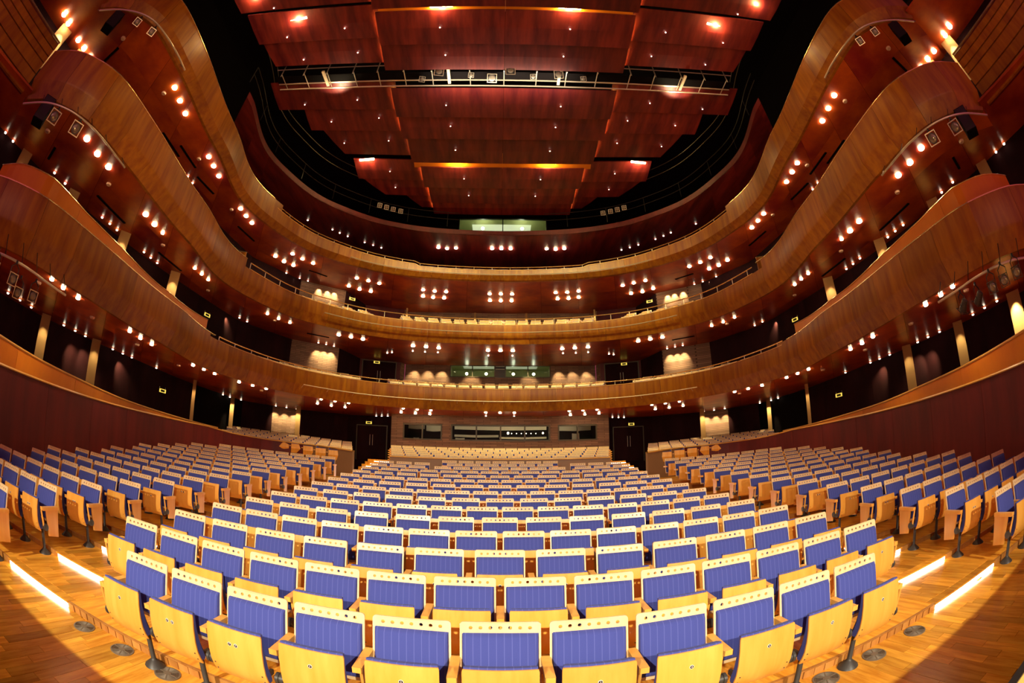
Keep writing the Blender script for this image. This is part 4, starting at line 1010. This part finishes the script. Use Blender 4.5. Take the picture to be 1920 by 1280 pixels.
spot('catwalk_spill', (-6.3, 10.3, 12.2), (-6.3, 9.6, 13.0), 90, 120, .6, (1, .8, .45), .05); spot('catwalk_spill', (6.5, 10.3, 12.2), (6.5, 9.6, 13.0), 90, 120, .6, (1, .8, .45), .05)
area('catwalk_glow', (0, 10.05, 12.0), (0, 10.0, 13.2), 5, 110, (1, .85, .6), .2)
# technical gallery rails in the black void above the ring
tg = empty('technical_gallery', (0, 0, 0), 0, 'dark technical gallery with thin rails behind the ceiling canopy', 'gallery')
for rr, z in ((.97, 11.9), (.97, 12.3), (.955, 13.1), (.95, 13.5)):
    seg = [i for i in range(NP) if 6 < abs(AZP[i]) < 48]
    for sgn in (-1, 1):
        pts = [(PLAN[i].x*rr, PLAN[i].y*rr, z) for i in seg if AZP[i]*sgn > 0]
        b = MB(); b.tube(pts, .016, 5); b.obj('gallery_rail', M['black'] if z < 13 else M['frame'], tg)
seg = [i for i in range(NP) if 6 < abs(AZP[i]) < 48]
for i in seg[::7]:
    b = MB(); b.tube([(PLAN[i].x*.97, PLAN[i].y*.97, 11.45), (PLAN[i].x*.97, PLAN[i].y*.97, 12.3)], .014, 5); b.obj('gallery_post', M['black'], tg)
for s in (-1, 1):
    for q, (a, r, z) in enumerate(((15.8, 18.3, 11.75), (17.0, 18.2, 11.75), (18.1, 18.1, 11.75), (19.2, 18.0, 11.75))):
        p = (s*r*math.sin(math.radians(a)), r*math.cos(math.radians(a)), z)
        lantern(p, (0, 2, 2), 'small lantern on the %s technical gallery, %s from the window' % ('left' if s < 0 else 'right', ordw(q)), .11, hang=.16)
# side bands of horizontal boards beyond the ends of the middle balcony
for s, nm in ((-1, 'wall_proscenium_left'), (1, 'wall_proscenium_right')):
    root = empty(nm, kind='structure'); z = 5.62
    for k, w in enumerate((.26, .30, .34, .20, .22, .20)):
        b = MB(); b.box(min(s*9.95, s*10.03), max(s*9.95, s*10.03), -3.2, 1.36, z, z+w-.035); b.obj('board', M['fascia'], root); z += w
    b = MB(); b.box(min(s*10.04, s*10.1), max(s*10.04, s*10.1), -3.2, 1.36, 5.62, 7.2); b.obj('backing', M['maroon'], root)
    b = MB(); b.box(min(s*9.94, s*9.98), max(s*9.94, s*9.98), -3.2, 1.36, 7.16, 7.2); b.obj('edge_strip', M['gold'], root)
# dividing slabs of the boxes where the balcony rail starts
for k, z0, z1, a in ((1, 5.9, 7.6, 37.5), (2, 9.2, 10.3, 36.5), (0, 2.7, 3.9, 39.5)):
    for s in (-1, 1):
        i = min(range(NP), key=lambda j: abs(AZP[j]-s*a)); p = off(i, .12); q = off(i, 2.0)
        n = NRM[i]; t = Vector((-n.y, n.x))*.05
        b = MB(); b.slab([[(p.x, p.y, z0), (q.x, q.y, z0)], [(p.x, p.y, z1-.5), (q.x, q.y, z1)]], (t.x, t.y, 0)); dv = b.obj('box_divider', M['fascia'], TIERS[k]['root'])
        b = MB(); b.slab([[(p.x, p.y, z1-.5), (q.x, q.y, z1)], [(p.x, p.y, z1-.47), (q.x, q.y, z1+.03)]], (t.x*1.2, t.y*1.2, 0)); b.obj('divider_cap', M['gold'], dv)

# ------------------------------------------------------------------ lift everything so that the front stalls floor is z = 0
for o in list(COL.objects):
    if o.parent is None and o.type in ('MESH', 'EMPTY'): o.location.z += H
